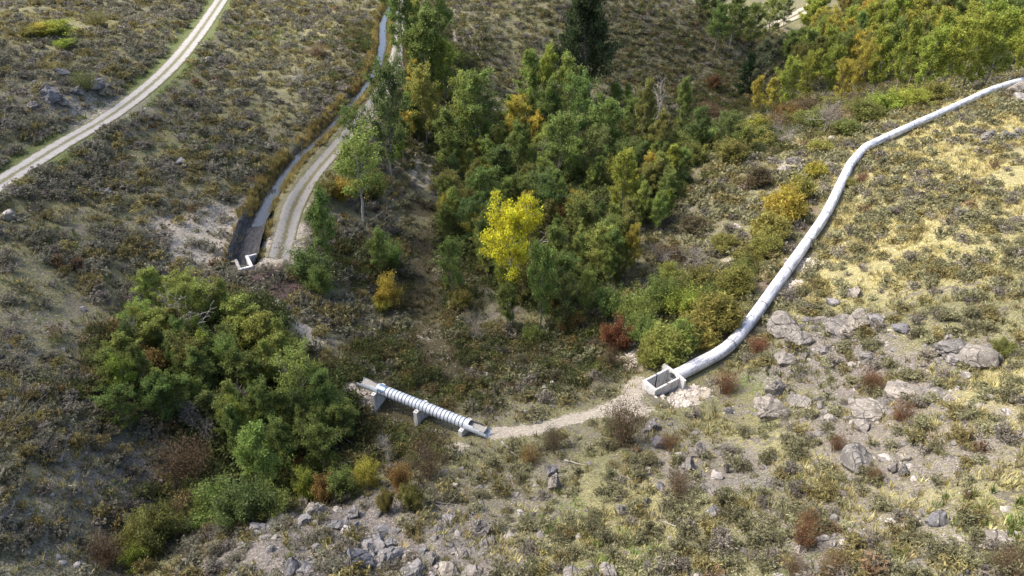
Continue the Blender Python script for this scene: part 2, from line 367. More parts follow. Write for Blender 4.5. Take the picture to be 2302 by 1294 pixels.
grove = blob([(1100,560,8,1),(1250,640,8,1),(1200,430,14,1),(1350,420,14,1),(1090,320,14,1),(1290,270,14,1),(1500,350,15,1),(1620,320,16,1),(450,850,8,1),(620,960,8,1),(560,760,6,1),(560,1100,5,1),(940,130,14,1)])
m_ground, nt = mat('ground_cover'); g = N(nt); P = g.pos()
def at(nm): return g('ShaderNodeAttribute', attribute_name=nm).outputs['Fac']
n1 = g.noise(P, .33, 5, .62); n2 = g.noise(P, 1.9, 5, .7); n3 = g.noise(P, 7.5, 4, .75); n4 = g.noise(P, 24, 2, .7)
soil = g.mix(g.ramp(n2, .35, .65), (.115,.102,.08), (.22,.195,.16))
soil = g.mix(g.ramp(n3, .5, .68), soil, (.26,.235,.20))
turf = g.mix(g.ramp(n3, .36, .62), (.085,.088,.042), (.25,.235,.12))
turf = g.mix(g.math('MULTIPLY', g.ramp(n4, .55, .68), g.ramp(n1, .45, .6)), turf, (.34,.30,.16))
c = g.mix(g.ramp(g.math('ADD', n2, g.math('MULTIPLY', g.math('SUBTRACT', n1, .5), .8)), .34, .52), soil, turf)
straw = g.mix(g.ramp(g.math('ADD', g.math('MULTIPLY', n3, .6), g.math('MULTIPLY', n4, .4)), .42, .57), (.17,.155,.07), (.53,.46,.235))
straw = g.mix(g.math('MULTIPLY', g.ramp(n2, .47, .57), .8), straw, (.23,.22,.10))
def zone(c, nm, colr, sh=.5, k=.9, nn=None):
    nn = nn or n2
    f = g.math('ADD', at(nm), g.math('MULTIPLY', g.math('SUBTRACT', nn, .5), k*2.2))
    f = g.math('MULTIPLY', g.ramp(f, sh-.16, sh+.16), g.ramp(at(nm), .02, .2))
    return g.mix(f, c, colr)
c = zone(c, 'dry', straw, .52, 1.3)
c = zone(c, 'green', g.mix(g.ramp(n3, .35, .65), (.06,.08,.025), (.17,.20,.065)), .5, .9)
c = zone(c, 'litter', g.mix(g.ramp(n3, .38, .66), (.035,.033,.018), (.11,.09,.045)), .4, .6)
c = zone(c, 'brown', g.mix(g.ramp(n3, .38, .66), (.14,.11,.08), (.24,.19,.15)), .5, .5)
c = zone(c, 'stony', g.mix(g.ramp(n3, .4, .62), (.12,.105,.095), (.27,.24,.22)), .55, 1.1, n3)
c = zone(c, 'dirt', g.mix(g.ramp(n3, .35, .65), (.25,.22,.175), (.48,.43,.355)), .5, 1.15, g.math('ADD', g.math('MULTIPLY', n2, .55), g.math('MULTIPLY', n3, .45)))
c = g.mix(g.math('MULTIPLY', at('mud'), .92), c, g.mix(g.ramp(n3, .4, .6), (.05,.045,.035), (.11,.10,.085)))
vs = g('ShaderNodeTexVoronoi', {'Vector': P, 'Scale': 3.4, 'Randomness': 1.0}); chip = g.math('MULTIPLY', g.ramp(vs.outputs['Distance'], .17, .10), g.ramp(g('ShaderNodeSeparateColor', {0: vs.outputs['Color']}).outputs[0], .80, .84))
c = g.mix(g.math('MULTIPLY', chip, g.math('SUBTRACT', 1, at('mud'))), c, (.55,.52,.48))
fleck = g.ramp(g.noise(P, 13, 3, .8), .50, .62); fmask = g.math('SUBTRACT', 1, g.math('MAXIMUM', at('mud'), at('dirt')))
c = g.mix(g.math('MULTIPLY', g.math('MULTIPLY', fleck, fmask), .62), c, (.05,.048,.03))
fl2 = g.ramp(g.noise(P, 10, 3, .8, out=0, dist=.4), .58, .66)
c = g.mix(g.math('MULTIPLY', g.math('MULTIPLY', fl2, fmask), .55), c, (.40,.36,.25))
hh = g.math('ADD', g.math('MULTIPLY', n2, .6), g.math('ADD', g.math('MULTIPLY', n3, .35), g.math('MULTIPLY', n4, .12)))
g.out(g.principled(c, .95, normal=g.bump(hh, .9, .35)))
nx_, ny_ = len(gx), len(gy)
i, j = np.meshgrid(np.arange(nx_-1), np.arange(ny_-1)); a0 = (j*nx_+i).ravel()
Fg = np.stack([a0, a0+1, a0+nx_+1, a0+nx_], 1)
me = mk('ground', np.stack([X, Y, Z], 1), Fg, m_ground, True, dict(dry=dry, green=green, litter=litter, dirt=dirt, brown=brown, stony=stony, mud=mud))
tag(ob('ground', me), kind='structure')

# ------------------------------------------------------------------ roads, tracks, water
def strip(name, pl, half, matr, lift=.05, nacross=13, step=.35, zfix=None, edge=0.0):
    pl = np.asarray(pl)[:, :2]; seg = np.hypot(*(pl[1:]-pl[:-1]).T); cum = np.concatenate([[0], np.cumsum(seg)])
    s = np.arange(0, cum[-1], step); cx = np.interp(s, cum, pl[:, 0]); cy = np.interp(s, cum, pl[:, 1])
    tx = np.gradient(cx); ty = np.gradient(cy); L = np.hypot(tx, ty); nx, ny = -ty/L, tx/L
    w = np.linspace(-1, 1, nacross)
    hw = half*(1+edge*(vn(s/1.3, s*0, 3)-.5)) if edge else np.full(len(s), half)
    xx = cx[:, None]+nx[:, None]*w*hw[:, None]; yy = cy[:, None]+ny[:, None]*w*hw[:, None]
    zz = H(xx, yy)+lift if zfix is None else np.full(xx.shape, zfix)
    V = np.stack([xx, yy, zz], -1).reshape(-1, 3); m = len(s)
    i, j = np.meshgrid(np.arange(nacross-1), np.arange(m-1)); a = (j*nacross+i).ravel()
    me = mk(name, V, np.stack([a, a+1, a+nacross+1, a+nacross], 1), matr, True, dict(across=np.tile(w, m)))
    return ob(name, me)
def road_mat(name, pale, verge, grassy, track=.5, width=.3):
    m, nt = mat(name); g = N(nt); P = g.pos()
    ac = g.math('ABSOLUTE', g('ShaderNodeAttribute', attribute_name='across').outputs['Fac'])
    n2 = g.noise(P, 1.3, 5, .7); n3 = g.noise(P, 6, 4, .75)
    sh = g.math('ADD', ac, g.math('MULTIPLY', g.math('SUBTRACT', n2, .5), .6))
    c = g.mix(g.ramp(n3, .3, .7), pale, tuple(x*1.25 for x in pale))
    c = g.mix(g.math('MULTIPLY', g.ramp(n2, .5, .7), .5), c, tuple(x*.7 for x in pale))
    mid = g.math('MULTIPLY', g.ramp(g.math('ADD', sh, g.math('MULTIPLY', g.math('SUBTRACT', n3, .5), .9)), .30, .12), grassy)
    c = g.mix(mid, c, verge)
    c = g.mix(g.ramp(g.math('ADD', sh, g.math('MULTIPLY', g.math('SUBTRACT', n3, .5), .4)), .78, .95), c, verge)
    g.out(g.principled(c, .95, normal=g.bump(n3, .5, .08))); return m
tag(strip('dirt_road', road_c, 1.35, road_mat('pale_dirt', (.27,.262,.25), (.12,.115,.055), .9), .05, 15), kind='structure')
tag(strip('canal_lane', lane_c, 1.0, road_mat('lane_dirt', (.22,.21,.19), (.14,.125,.07), 1.0), .05, 13), kind='structure')
tag(strip('valley_track', far_c, 2.2, road_mat('track_dirt', (.34,.30,.25), (.13,.12,.06), 1.0), .12, 13), kind='structure')
m_water, nt = mat('canal_water'); g = N(nt)
wv = g.noise(g.pos(), 2.2, 3, .6)
g.out(g.principled((.03,.034,.036), .07, 0, g.bump(wv, .15, .02), .5))
tag(strip('water', canal[:-9], .78, m_water, 0, 9, .4, -.48), kind='structure')
# black liner in the last stretch of the canal
m_liner, nt = mat('black_liner'); g = N(nt); lp = g.pos()
mp = g('ShaderNodeMapping', {'Vector': lp, 'Rotation': (0, 0, .15), 'Scale': (2.2, .5, 1)}).outputs[0]
lw = g.noise(mp, 1.6, 4, .6, dist=2.5)
g.out(g.principled(g.mix(g.ramp(lw, .35, .65), (.012,.012,.014), (.05,.05,.052)), .5, 0, g.bump(lw, 1, .25), .4))
cl_liner = canal[-19:]
lo = strip('canal_liner', cl_liner, 1.45, m_liner, .10, 21, .2)
me = lo.data
for v in me.vertices:
    x, y = v.co.x, v.co.y
    tl = 1.5*min(.8, 2.4*max(0, (canal[-19][1]-y)/max(.1, canal[-19][1]-canal[-1][1]))); v.co.z += .42*tl+.10*float(vn(x*1.5+y*.3, y*.8, 4))+.05*float(vn(x*4, y*2, 5))
tag(lo, 'wrinkled black fabric liner in the drained end of the canal', 'canal liner')

# ------------------------------------------------------------------ concrete and metal
def concrete(name, a, b):
    m, nt = mat(name); g = N(nt); P = g.pos()
    n2 = g.noise(P, 1.5, 5, .7); n3 = g.noise(g('ShaderNodeMapping', {'Vector': P, 'Scale': (3, 3, .6)}).outputs[0], 2.2, 4, .7)
    c = g.mix(g.ramp(n2, .35, .7), a, b); c = g.mix(g.math('MULTIPLY', g.ramp(n3, .46, .68), .7), c, tuple(x*.5 for x in a))
    g.out(g.principled(c, .88, normal=g.bump(n2, .3, .02))); return m
M_conc = concrete('pale_concrete', (.52,.51,.49), (.66,.65,.63))
M_concd = concrete('stained_concrete', (.28,.27,.25), (.42,.41,.38))
def pipe_mat(name, base, dark, thr):
    m, nt = mat(name); g = N(nt)
    s = g('ShaderNodeAttribute', attribute_name='along').outputs['Fac']; th = g('ShaderNodeAttribute', attribute_name='around').outputs['Fac']
    cv = g('ShaderNodeCombineXYZ', {0: g.math('MULTIPLY', s, 1.0), 1: g.math('MULTIPLY', th, 5.0), 2: 0.0}).outputs[0]
    blotch = g.noise(g('ShaderNodeMapping', {'Vector': cv, 'Scale': (.55, 1.1, 1)}).outputs[0], 1.0, 4, .7)
    streak = g.noise(g('ShaderNodeMapping', {'Vector': cv, 'Scale': (9, .6, 1)}).outputs[0], 1.0, 2, .6)
    c = g.mix(g.math('MULTIPLY', g.ramp(g.math('ADD', blotch, g.math('MULTIPLY', streak, .35)), thr, thr+.07), .8), base, dark)
    c = g.mix(g.math('MULTIPLY', g.ramp(streak, .5, .75), .22), c, dark)
    rib = g.math('SINE', g.math('MULTIPLY', s, 2*math.pi/.12))
    g.out(g.principled(c, .6, .2, g.bump(rib, .5, .012), .5)); return m
M_pipe = pipe_mat('galvanised_pipe', (.70,.70,.72), (.26,.28,.33), .68)
M_pipe2 = pipe_mat('galvanised_pipe_new', (.46,.50,.55), (.26,.30,.36), .8)
M_band, nt = mat('coupling_band'); g = N(nt); g.out(g.principled((.17,.18,.20), .6, .3))
M_dark, nt = mat('box_floor_shade'); g = N(nt); g.out(g.principled((.02,.02,.022), .9))  # near-black box floor: the shade inside the box is put into its colour
M_seam, nt = mat('rib_seam'); g = N(nt); g.out(g.principled((.06,.07,.085), .8, 0))
M_silt, nt = mat('dry_silt'); g = N(nt); sl = g.noise(g.pos(), 5, 4, .7); g.out(g.principled(g.mix(sl, (.21,.20,.185), (.36,.345,.32)), .95))
M_steelplate, nt = mat('blue_grey_steel'); g = N(nt); g.out(g.principled((.20,.28,.36), .35, .7))

def pipe_mesh(name, P, r, matr, ns=28, ribh=.007, pitch=.24, step=.08, keepf=None, s0=0.0):
    P = np.asarray(P, float); seg = np.linalg.norm(P[1:]-P[:-1], axis=1); cum = np.concatenate([[0], np.cumsum(seg)])
    s = np.arange(0, cum[-1]+step*.5, step); C = np.stack([np.interp(s, cum, P[:, k]) for k in range(3)], 1)
    T = np.gradient(C, axis=0); T /= np.linalg.norm(T, axis=1)[:, None]
    A = np.cross(T, (0, 0, 1.0)); A /= np.linalg.norm(A, axis=1)[:, None]; B = np.cross(A, T)
    th = np.linspace(0, 2*math.pi, ns, endpoint=False)
    rr = r+ribh*np.maximum(0, np.sin((s+s0)*2*math.pi/pitch))
    V = C[:, None]+rr[:, None, None]*(np.cos(th)[None, :, None]*A[:, None]+np.sin(th)[None, :, None]*B[:, None])
    m = len(s); i = np.arange(m-1)[:, None]*ns; j = np.arange(ns)[None]; j2 = (j+1) % ns
    Q = np.stack([i+j, i+j2, i+ns+j2, i+ns+j], -1).reshape(-1, 4)
    if keepf is not None:
        sc = np.repeat(s[:-1], ns); tc = np.tile(th, m-1)+math.pi/ns
        Q = Q[keepf(sc/cum[-1], tc)]
    around = np.tile(np.abs(th-math.pi)/math.pi, m)
    return mk(name, V.reshape(-1, 3), Q, matr, True, dict(along=np.repeat(s+s0, ns), around=around))
def ring(name, c, t, r, w, matr, parent, thick=.03):
    t = np.array(t)/np.linalg.norm(t); c = np.array(c)
    mb = MB(); mb.tube([c-t*w/2, c-t*(w/2-.004), c+t*(w/2-.004), c+t*w/2], [r-.02, r+thick, r+thick, r-.02], 36)
    return ob(name, mb.mesh(name, matr, False), parent)
def empty(name, loc, rz=0):
    o = bpy.data.objects.new(name, None); col.objects.link(o); o.location = loc; o.rotation_euler = (0, 0, rz); o.empty_display_size = .3; return o
def adopt(o, root):
    o.parent = root; o.matrix_parent_inverse = Matrix.Translation(root.location).inverted() if root.rotation_euler.z == 0 else root.matrix_basis.inverted()

# long pipe
LP = smooth_poly([longpipe[0], longpipe[1], longpipe[2]], 1)
def fillet(P, rads, n=8):
    P = [np.array(p) for p in P]; out = [P[0]]
    for a, b, c, rad in zip(P[:-2], P[1:-1], P[2:], rads):
        u = (a-b); w = (c-b); lu, lw = np.linalg.norm(u), np.linalg.norm(w); q = min(rad, lu*.45, lw*.45)
        p0 = b+u/lu*q; p1 = b+w/lw*q
        for k in range(n+1):
            t = k/n; out.append((1-t)**2*p0+2*t*(1-t)*b+t*t*p1)
    out.append(P[-1]); return np.array(out)
LPf = fillet(longpipe, [2, 3, 4, 4, 1.0, 1.0, 4, 4, 1, 1])
seg = np.linalg.norm(LPf[1:]-LPf[:-1], axis=1); cum = np.concatenate([[0], np.cumsum(seg)]); LT = cum[-1]
def lp_at(s): return np.array([np.interp(s, cum, LPf[:, k]) for k in range(3)])
root = empty('water_pipeline', tuple(lp_at(0))); tag(root, 'long silvery corrugated steel pipeline winding along the right hillside', 'pipeline')
nsec = 15; PR = .50
for k in range(nsec):
    a, b = LT*k/nsec, LT*(k+1)/nsec
    ss = np.concatenate([[a], cum[(cum > a+.01) & (cum < b-.01)], [b]])
    me = pipe_mesh('pipe_section', np.array([lp_at(q) for q in ss]), PR, M_pipe, s0=a)
    o = ob('pipe_section', me); adopt(o, root)
    if k: 
        o = ring('coupling_band', lp_at(a), lp_at(a+.2)-lp_at(a-.2), PR+.012, .10, M_band, None, .012); adopt(o, root)

# short pipe bridge over the gully
sa, sb = np.array(shortA), np.array(shortB); sT = (sb-sa); SL = np.linalg.norm(sT); sT /= SL
SR = .385
root = empty('pipe_flume', tuple(sa)); tag(root, 'short galvanised pipe spanning the gully on three concrete piers, both ends cut open', 'pipe')
def keepf(t, th):
    up = np.sin(th)
    lim = np.where(t < .15, -.0+.35+.5*(t/.15), np.where(t > .86, -.0+.35+.5*((1-t)/.14), 2))
    return up < lim
o = ob('pipe_barrel', pipe_mesh('pipe_barrel', [sa, sb], SR, M_pipe2, ribh=.006, pitch=.24, step=.06, keepf=keepf)); adopt(o, root)
nb = 25
for k in range(nb):
    t = .16+(.84-.16)*(k+.5)/nb
    o = ring('rib_seam', sa+sT*SL*t, sT, SR+.006, .055, M_seam, None, .012); adopt(o, root)
o = ob('inner_lining', pipe_mesh('inner_lining', [sa+sT*.35, sb-sT*.35], SR-.05, M_silt, ribh=0, step=.3, keepf=lambda t, th: ((t < .2) | (t > .8)) & (np.sin(th) < np.where(t < .5, -.0+.42+.45*t/.15, -.0+.42+.45*(1-t)/.14)))); adopt(o, root)
for e in (0, 1):
    a = sa+sT*(.3 if e == 0 else SL*.8); b = sa+sT*(SL*.2 if e == 0 else SL-.3); sdv = np.cross(sT, (0, 0, 1.0)); sdv /= np.linalg.norm(sdv); w = SR*.86
    mb = MB(); N_ = 12
    V = []; 
    for q in range(N_+1):
        p = a+(b-a)*q/N_
        for u_ in (-1, -.5, 0, .5, 1): V.append(p+sdv*w*u_+[0, 0, .02+.06*float(vn(q*1.1, u_*2+e*7, 8))+.08*u_*u_])
    Q = [(q*5+k, q*5+k+1, q*5+k+6, q*5+k+5) for q in range(N_) for k in range(4)]
    mb.add(V, Q=Q); o = ob('silt_bed', mb.mesh('silt_bed', M_silt, True)); adopt(o, root)
# hatch: blue-grey saddle plate bent over the pipe
hp = sa+sT*SL*.195
mb = MB(); th = np.linspace(R(28), R(118), 12); A_ = np.cross(sT, (0, 0, 1.0)); A_ /= np.linalg.norm(A_)
rows = [[hp+sT*q+(SR+.05)*(math.cos(t)*A_+math.sin(t)*np.array([0, 0, 1.0])) for t in th] for q in (-.27, .27)]
rows2 = [[hp+sT*q+(SR+.02)*(math.cos(t)*A_+math.sin(t)*np.array([0, 0, 1.0])) for t in th] for q in (-.27, .27)]
V = np.array(rows[0]+rows[1]+rows2[0]+rows2[1]); Q = []
for i_ in range(11):
    Q += [(i_, i_+1, 12+i_+1, 12+i_), (24+i_, 24+i_+1, i_+1, i_), (12+i_, 12+i_+1, 36+i_+1, 36+i_)]
Q += [(0, 12, 36, 24), (11, 35, 47, 23)]
mb.add(V, Q=Q); o = ob('hatch_plate', mb.mesh('hatch_plate', M_steelplate)); adopt(o, root)
# piers
for k, (t, lab) in enumerate(((.15, 'concrete saddle pier under the left end of the short pipe'), (.49, 'taller concrete saddle pier under the middle of the short pipe'), (.83, 'concrete saddle pier under the right end of the short pipe'))):
    c = sa+sT*SL*t; ang = math.atan2(sT[1], sT[0])
    zb = min(float(H(c[0], c[1])), -.6)-.3
    root = empty('concrete_pier', (c[0], c[1], zb), ang); tag(root, lab, 'pier', 'concrete piers under the short pipe')
    # profile across the pipe: block with a round saddle
    top = c[2]-.12-zb; cz_ = c[2]-zb; pts = [(-.7, 0), (.7, 0), (.7, top)]
    for q in np.linspace(0, 1, 12):
        a = -q*math.pi; 
        pts.append((SR*.99*math.cos(a), cz_+SR*.99*math.sin(a)) if cz_+SR*.99*math.sin(a) < top else (SR*.99*math.cos(a), top))
    pts.append((-.7, top))
    bm = bmesh.new(); vs_ = [bm.verts.new((-.15, y_, z_)) for y_, z_ in pts]; f = bm.faces.new(vs_)
    ex = bmesh.ops.extrude_face_region(bm, geom=[f]); bmesh.ops.translate(bm, vec=(.3, 0, 0), verts=[v for v in ex['geom'] if isinstance(v, bmesh.types.BMVert)])
    bmesh.ops.recalc_face_normals(bm, faces=bm.faces[:]); me = bpy.data.meshes.new('saddle_block'); bmesh.ops.triangulate(bm, faces=bm.faces[:]); bm.to_mesh(me); bm.free(); me.materials.append(M_conc)
    ob('saddle_block', me, root)
    mb = MB()
    for yy in (-.56, .56): mb = MB(); mb.tube([(0, yy, top-.05), (0, yy, top+.08)], .03, 6, True); ob('anchor_bolt', mb.mesh('anchor_bolt', M_band), root)
    pass

# inlet box of the long pipe
pA = np.array(longpipe[0]); dirp = np.array(longpipe[1])-pA; dirp /= np.linalg.norm(dirp); ang = math.atan2(dirp[1], dirp[0])
root = empty('concrete_inlet_box', (pA[0], pA[1], 0), ang); tag(root, 'open rectangular concrete box with wing walls where the long pipe begins', 'concrete box')
def wall(nm, x0, x1, y0, y1, z0, z1, m=M_conc, tilt=0):
    mb = MB(); mb.box(((x0+x1)/2, (y0+y1)/2, (z0+z1)/2), (x1-x0, y1-y0, z1-z0), None, .03)
    return ob(nm, mb.mesh(nm, m), root)
Lb, Wb, zt = 2.2, .50, .78
wall('side_wall', -Lb, -.02, Wb, Wb+.17, -1.6, zt); wall('side_wall', -Lb, -.02, -Wb-.17, -Wb, -1.6, zt)
wall('end_wall', -Lb-.24, -Lb-.002, -Wb-.17, Wb+.17, -1.6, zt)
# head wall with round opening, made as a plate with a hole
bm = bmesh.new(); ns = 32; yw, zlo, zhi = 1.12, -1.0, zt+.07
outer = []
for q in range(ns):
    a = 2*math.pi*q/ns; ca, sa_ = math.cos(a), math.sin(a); cz0 = PZ
    k_ = min((yw/abs(ca)) if abs(ca) > 1e-6 else 1e9, ((zhi-cz0)/sa_ if sa_ > 0 else (cz0-zlo)/max(1e-6, -sa_)) if abs(sa_) > 1e-6 else 1e9)
    outer.append((ca*k_, cz0+sa_*k_, ca, sa_))
zhi_p = zhi
rings = []
hr = .40
for x in (0, .2):
    rings.append(([bm.verts.new((x, o_[0], min(o_[1], zhi))) for o_ in outer], [bm.verts.new((x, hr*o_[2], min(zhi-.06, PZ+hr*o_[3]*.96))) for o_ in outer]))
for q in range(ns):
    q2 = (q+1) % ns; (o0, i0), (o1, i1) = rings
    bm.faces.new((o0[q], i0[q], i0[q2], o0[q2])); bm.faces.new((o1[q], o1[q2], i1[q2], i1[q]))
    bm.faces.new((o0[q], o0[q2], o1[q2], o1[q])); bm.faces.new((i0[q], i1[q], i1[q2], i0[q2]))
bmesh.ops.recalc_face_normals(bm, faces=bm.faces[:])
me = bpy.data.meshes.new('head_wall'); bmesh.ops.triangulate(bm, faces=bm.faces[:]); bm.to_mesh(me); bm.free(); me.materials.append(M_conc); ob('head_wall', me, root)
mb = MB(); mb.box((-Lb/2, 0, -1.1), (Lb-.01, 2*Wb-.01, .3), None, 0); ob('box_floor', mb.mesh('box_floor', M_dark), root)
mb = MB(); mb.tube([(-1.2, Wb-.04, -.9), (-1.2, Wb-.04, zt+.02), (-1.2, Wb+.2, zt+.1)], .04, 6, True); ob('gate_guide', mb.mesh('gate_guide', M_seam), root); mb = MB(); mb.tube([(-1.2, -Wb+.04, -.9), (-1.2, -Wb+.04, zt+.02), (-1.2, -Wb-.2, zt+.1)], .04, 6, True); ob('gate_guide', mb.mesh('gate_guide', M_seam), root)
mb = MB(); Mt = Matrix.Rotation(R(-8), 3, 'Z'); mb.box((-Lb-.32, -Wb-.62, .0), (.16, .85, .7), Matrix.Rotation(R(12), 3, 'X'), .03); ob('wing_wall', mb.mesh('wing_wall', M_conc), root)

# end structure of the open canal: U of low concrete walls
e0 = np.array(plane(541, 610, .3)); e1 = np.array(plane(567, 603, .3)); 
yd = np.array([e1[0]-e0[0], e1[1]-e0[1]]); Le = np.linalg.norm(yd); yd /= Le; ang = math.atan2(yd[1], yd[0])
root = empty('canal_headwall', (e0[0], e0[1], -.9), ang); tag(root, 'small white-topped concrete headwall closing the end of the lined canal', 'headwall')
w = Le
wall('end_wall', -.14, w+.14, -.14, .14, 0, 1.5); wall('side_wall', w-.14, w+.14, .143, 2.1, 0, 1.5); wall('side_wall', -.14, .14, .143, 2.1, 0, 1.38, M_concd)
wall('wing_wall', w+.143, w+.9, 1.9, 2.1, 0, 1.45); wall('wing_wall', -1.0, -.143, 1.9, 2.1, 0, 1.3, M_concd)
mb = MB(); mb.box((w/2, 1.1, .33), (w-.26, 1.9, .05), None, 0); ob('floor_slab', mb.mesh('floor_slab', M_concd), root)

# ------------------------------------------------------------------ plant prototypes
def leaves(C, size, r, nrm_up=.3, elong=1.0):
    """quads of leaf size round centres C"""
    n = len(C); a = r.normal(size=(n, 3)); a /= np.linalg.norm(a, axis=1)[:, None]
    b = r.normal(size=(n, 3)); b[:, 2] *= (1-nrm_up); b -= a*np.sum(a*b, 1)[:, None]; b /= np.linalg.norm(b, axis=1)[:, None]+1e-9
    s = size*(.6+.8*r.random(n))[:, None]
    V = np.stack([C-a*s*elong, C+b*s*.55, C+a*s*elong, C-b*s*.55], 1).reshape(-1, 3)
    return V, np.arange(4*n).reshape(-1, 4)
def normed(Vt, Vl):
    z1 = np.percentile(Vl[:, 2], 99.6); r1 = np.percentile(np.hypot(Vl[:, 0]-Vl[:, 0].mean(), Vl[:, 1]-Vl[:, 1].mean()), 93)*2
    k = np.array([1/r1, 1/r1, 1/z1]); return Vt*k, Vl*k
def make_tree(seed, Ht=9.0, cr=2.1, base=.22, nl=22, leaf=.11, nleaf=8000, shape='col', trunkr=.14, lean=.3, barkm=None, crowns='quad', tufty=.30, sparse=0):
    r = np.random.default_rng(seed); tr = MB(); cents = []
    tp = [np.array([0, 0, -.3])]
    dx, dy = r.normal(size=2)*lean
    for k in range(1, 9):
        t = k/8; tp.append(np.array([dx*t*t+r.normal()*.08, dy*t*t+r.normal()*.08, Ht*.96*t]))
    tr.tube(tp, [trunkr*(1-.88*(k/8)) for k in range(9)], 6)
    tp = np.array(tp)
    def trunk(t): return np.array([np.interp(t*8, np.arange(9), tp[:, k]) for k in range(3)])
    g0 = r.random()*6
    for i in range(nl):
        t = base+(1-base)*((i+.3*r.random())/nl)**.85*.97; p0 = trunk(t)
        q = (t-base)/(1-base)
        if shape == 'col': rad = cr*(.55+.9*math.sin(math.pi*min(1, q*.85+.12)))*.62*(1.2-q*.85)
        elif shape == 'round': rad = cr*math.sqrt(max(.05, 1-(2*q-.75)**2*.8))
        else: rad = cr*(1.05-q)*1.05+.15
        rad *= .65+.6*r.random()
        az = g0+i*2.4+r.normal()*.35; up = .8+1.0*q+r.normal()*.22 if shape != 'cone' else -.1+.25*q
        d = np.array([math.cos(az), math.sin(az), up]); L = rad
        p1 = p0+d*np.array([L*.5, L*.5, L*.42]); p2 = p0+np.array([d[0]*L, d[1]*L, up*L*.95+.15])
        p1 = p1+r.normal(size=3)*.1
        tr.tube([p0, p1, p2], [trunkr*.38*(1-q*.6), trunkr*.25*(1-q*.6), .012], 4)
        w = rad*1.0
        for a in np.linspace(.3, 1.0, 5): cents.append(((1-a)*p0+a*p2+r.normal(size=3)*.12, .55+.5*a, w))
        for sb in range(4):
            a = .35+.6*r.random(); s0 = (1-a)*p0+a*p2; e = s0+np.array([d[0]*.5+r.normal()*.5, d[1]*.5+r.normal()*.5, (.35 if shape != 'cone' else 0)+r.random()*.5])*rad*.48
            tr.tube([s0, (s0+e)/2+r.normal(size=3)*.04, e], [.028, .018, .008], 3)
            for b in (.5, .8, 1.05): cents.append(((1-b)*s0+b*e, .9, w))
    top = trunk(1.0); cents += [(top+np.array([0, 0, .1*k])-[0, 0, .3], .7, 1) for k in range(4)]
    drop = r.random(len(cents)) > sparse
    cents = [c for c, k in zip(cents, drop) if k]
    wts = np.array([c[1]*c[2]**.6 for c in cents]); idx = r.choice(len(cents), nleaf, p=wts/wts.sum())
    Cc = np.array([c[0] for c in cents])[idx]; sg = tufty*(.7+.6*r.random(len(cents)))[idx]
    C = Cc+r.normal(size=(nleaf, 3))*np.stack([sg, sg, sg*.85], 1)
    V, F = leaves(C, leaf, r)
    Vt, Ft = tr.arrays(); Vt, V = normed(Vt, V)
    return mk('trunk', Vt, Ft, barkm or M_bark, True), mk('crown', V, F, M_leaf)
def make_bush(seed, Ht=2.5, cr=1.4, stems=22, leaf=.09, nleaf=3500, spread=1.0, tw=None, stemr=.022, elong=1.0, dome=True, fill=.17):
    r = np.random.default_rng(seed); tr = MB(); cents = []
    for i in range(stems):
        az = r.random()*6.283; q = math.sqrt(r.random())*spread; h = Ht*(1-.42*q*q)*(.5+.6*r.random()**.8); rad = cr*q
        p0 = np.array([math.cos(az)*rad*.18, math.sin(az)*rad*.18, -.1]); p2 = np.array([math.cos(az)*rad, math.sin(az)*rad, h]); p1 = .5*(p0+p2)+np.array([-math.cos(az)*rad*.12, -math.sin(az)*rad*.12, h*.08])+r.normal(size=3)*.06
        tr.tube([p0, p1, p2], [stemr, stemr*.7, stemr*.25], 3)
        for a in (.3, .45, .6, .7, .8, .9, 1.0):
            b = (1-a)**2*p0+2*a*(1-a)*p1+a*a*p2; cents.append((b, a))
            if r.random() < .5:
                e = b+r.normal(size=3)*np.array([.3, .3, .22])*cr*.5+[0, 0, .1]; tr.tube([b, e], [stemr*.4, stemr*.15], 3); cents.append((e, 1))
    wts = np.array([c[1] for c in cents]); idx = r.choice(len(cents), nleaf, p=wts/wts.sum()); C = np.array([c[0] for c in cents])[idx]+r.normal(size=(nleaf, 3))*fill*cr*.6
    C[:, 2] = np.maximum(C[:, 2], .02)
    V, F = leaves(C, leaf, r, elong=elong)
    Vt, Ft = tr.arrays(); Vt, V = normed(Vt, V)
    return mk('stems', Vt, Ft, tw or M_twig, True), mk('foliage', V, F, M_leaf)
def make_bare(seed, Ht=6, nl=16, matr=None, tr_r=.1, spread=.45, droop=0, nb=3, mn=.022):
    r = np.random.default_rng(seed); tr = MB(); 
    def rec(p, d, L, rad, lev):
        p1 = p+d*L*.5+r.normal(size=3)*L*.06; p2 = p+d*L+r.normal(size=3)*L*.1
        tr.tube([p, p1, p2], [rad, max(rad*.75, mn), max(rad*.5, mn)], 5 if lev < 2 else 3)
        if lev >= 4: return
        for k in range(nb if lev < 3 else 2):
            nd = d+r.normal(size=3)*spread+np.array([0, 0, .12-droop]); nd /= np.linalg.norm(nd)
            q = p1 if k >= 2 else p2
            rec(q, nd, L*(.62+.25*r.random()), rad*.58, lev+1)
    rec(np.array([0, 0, -.2]), np.array([0, 0, 1.0]), Ht*.34, tr_r, 0)
    V, F = tr.arrays(); V, _ = normed(V, V); return mk('dead_branches', V, F, matr or M_dead, True)

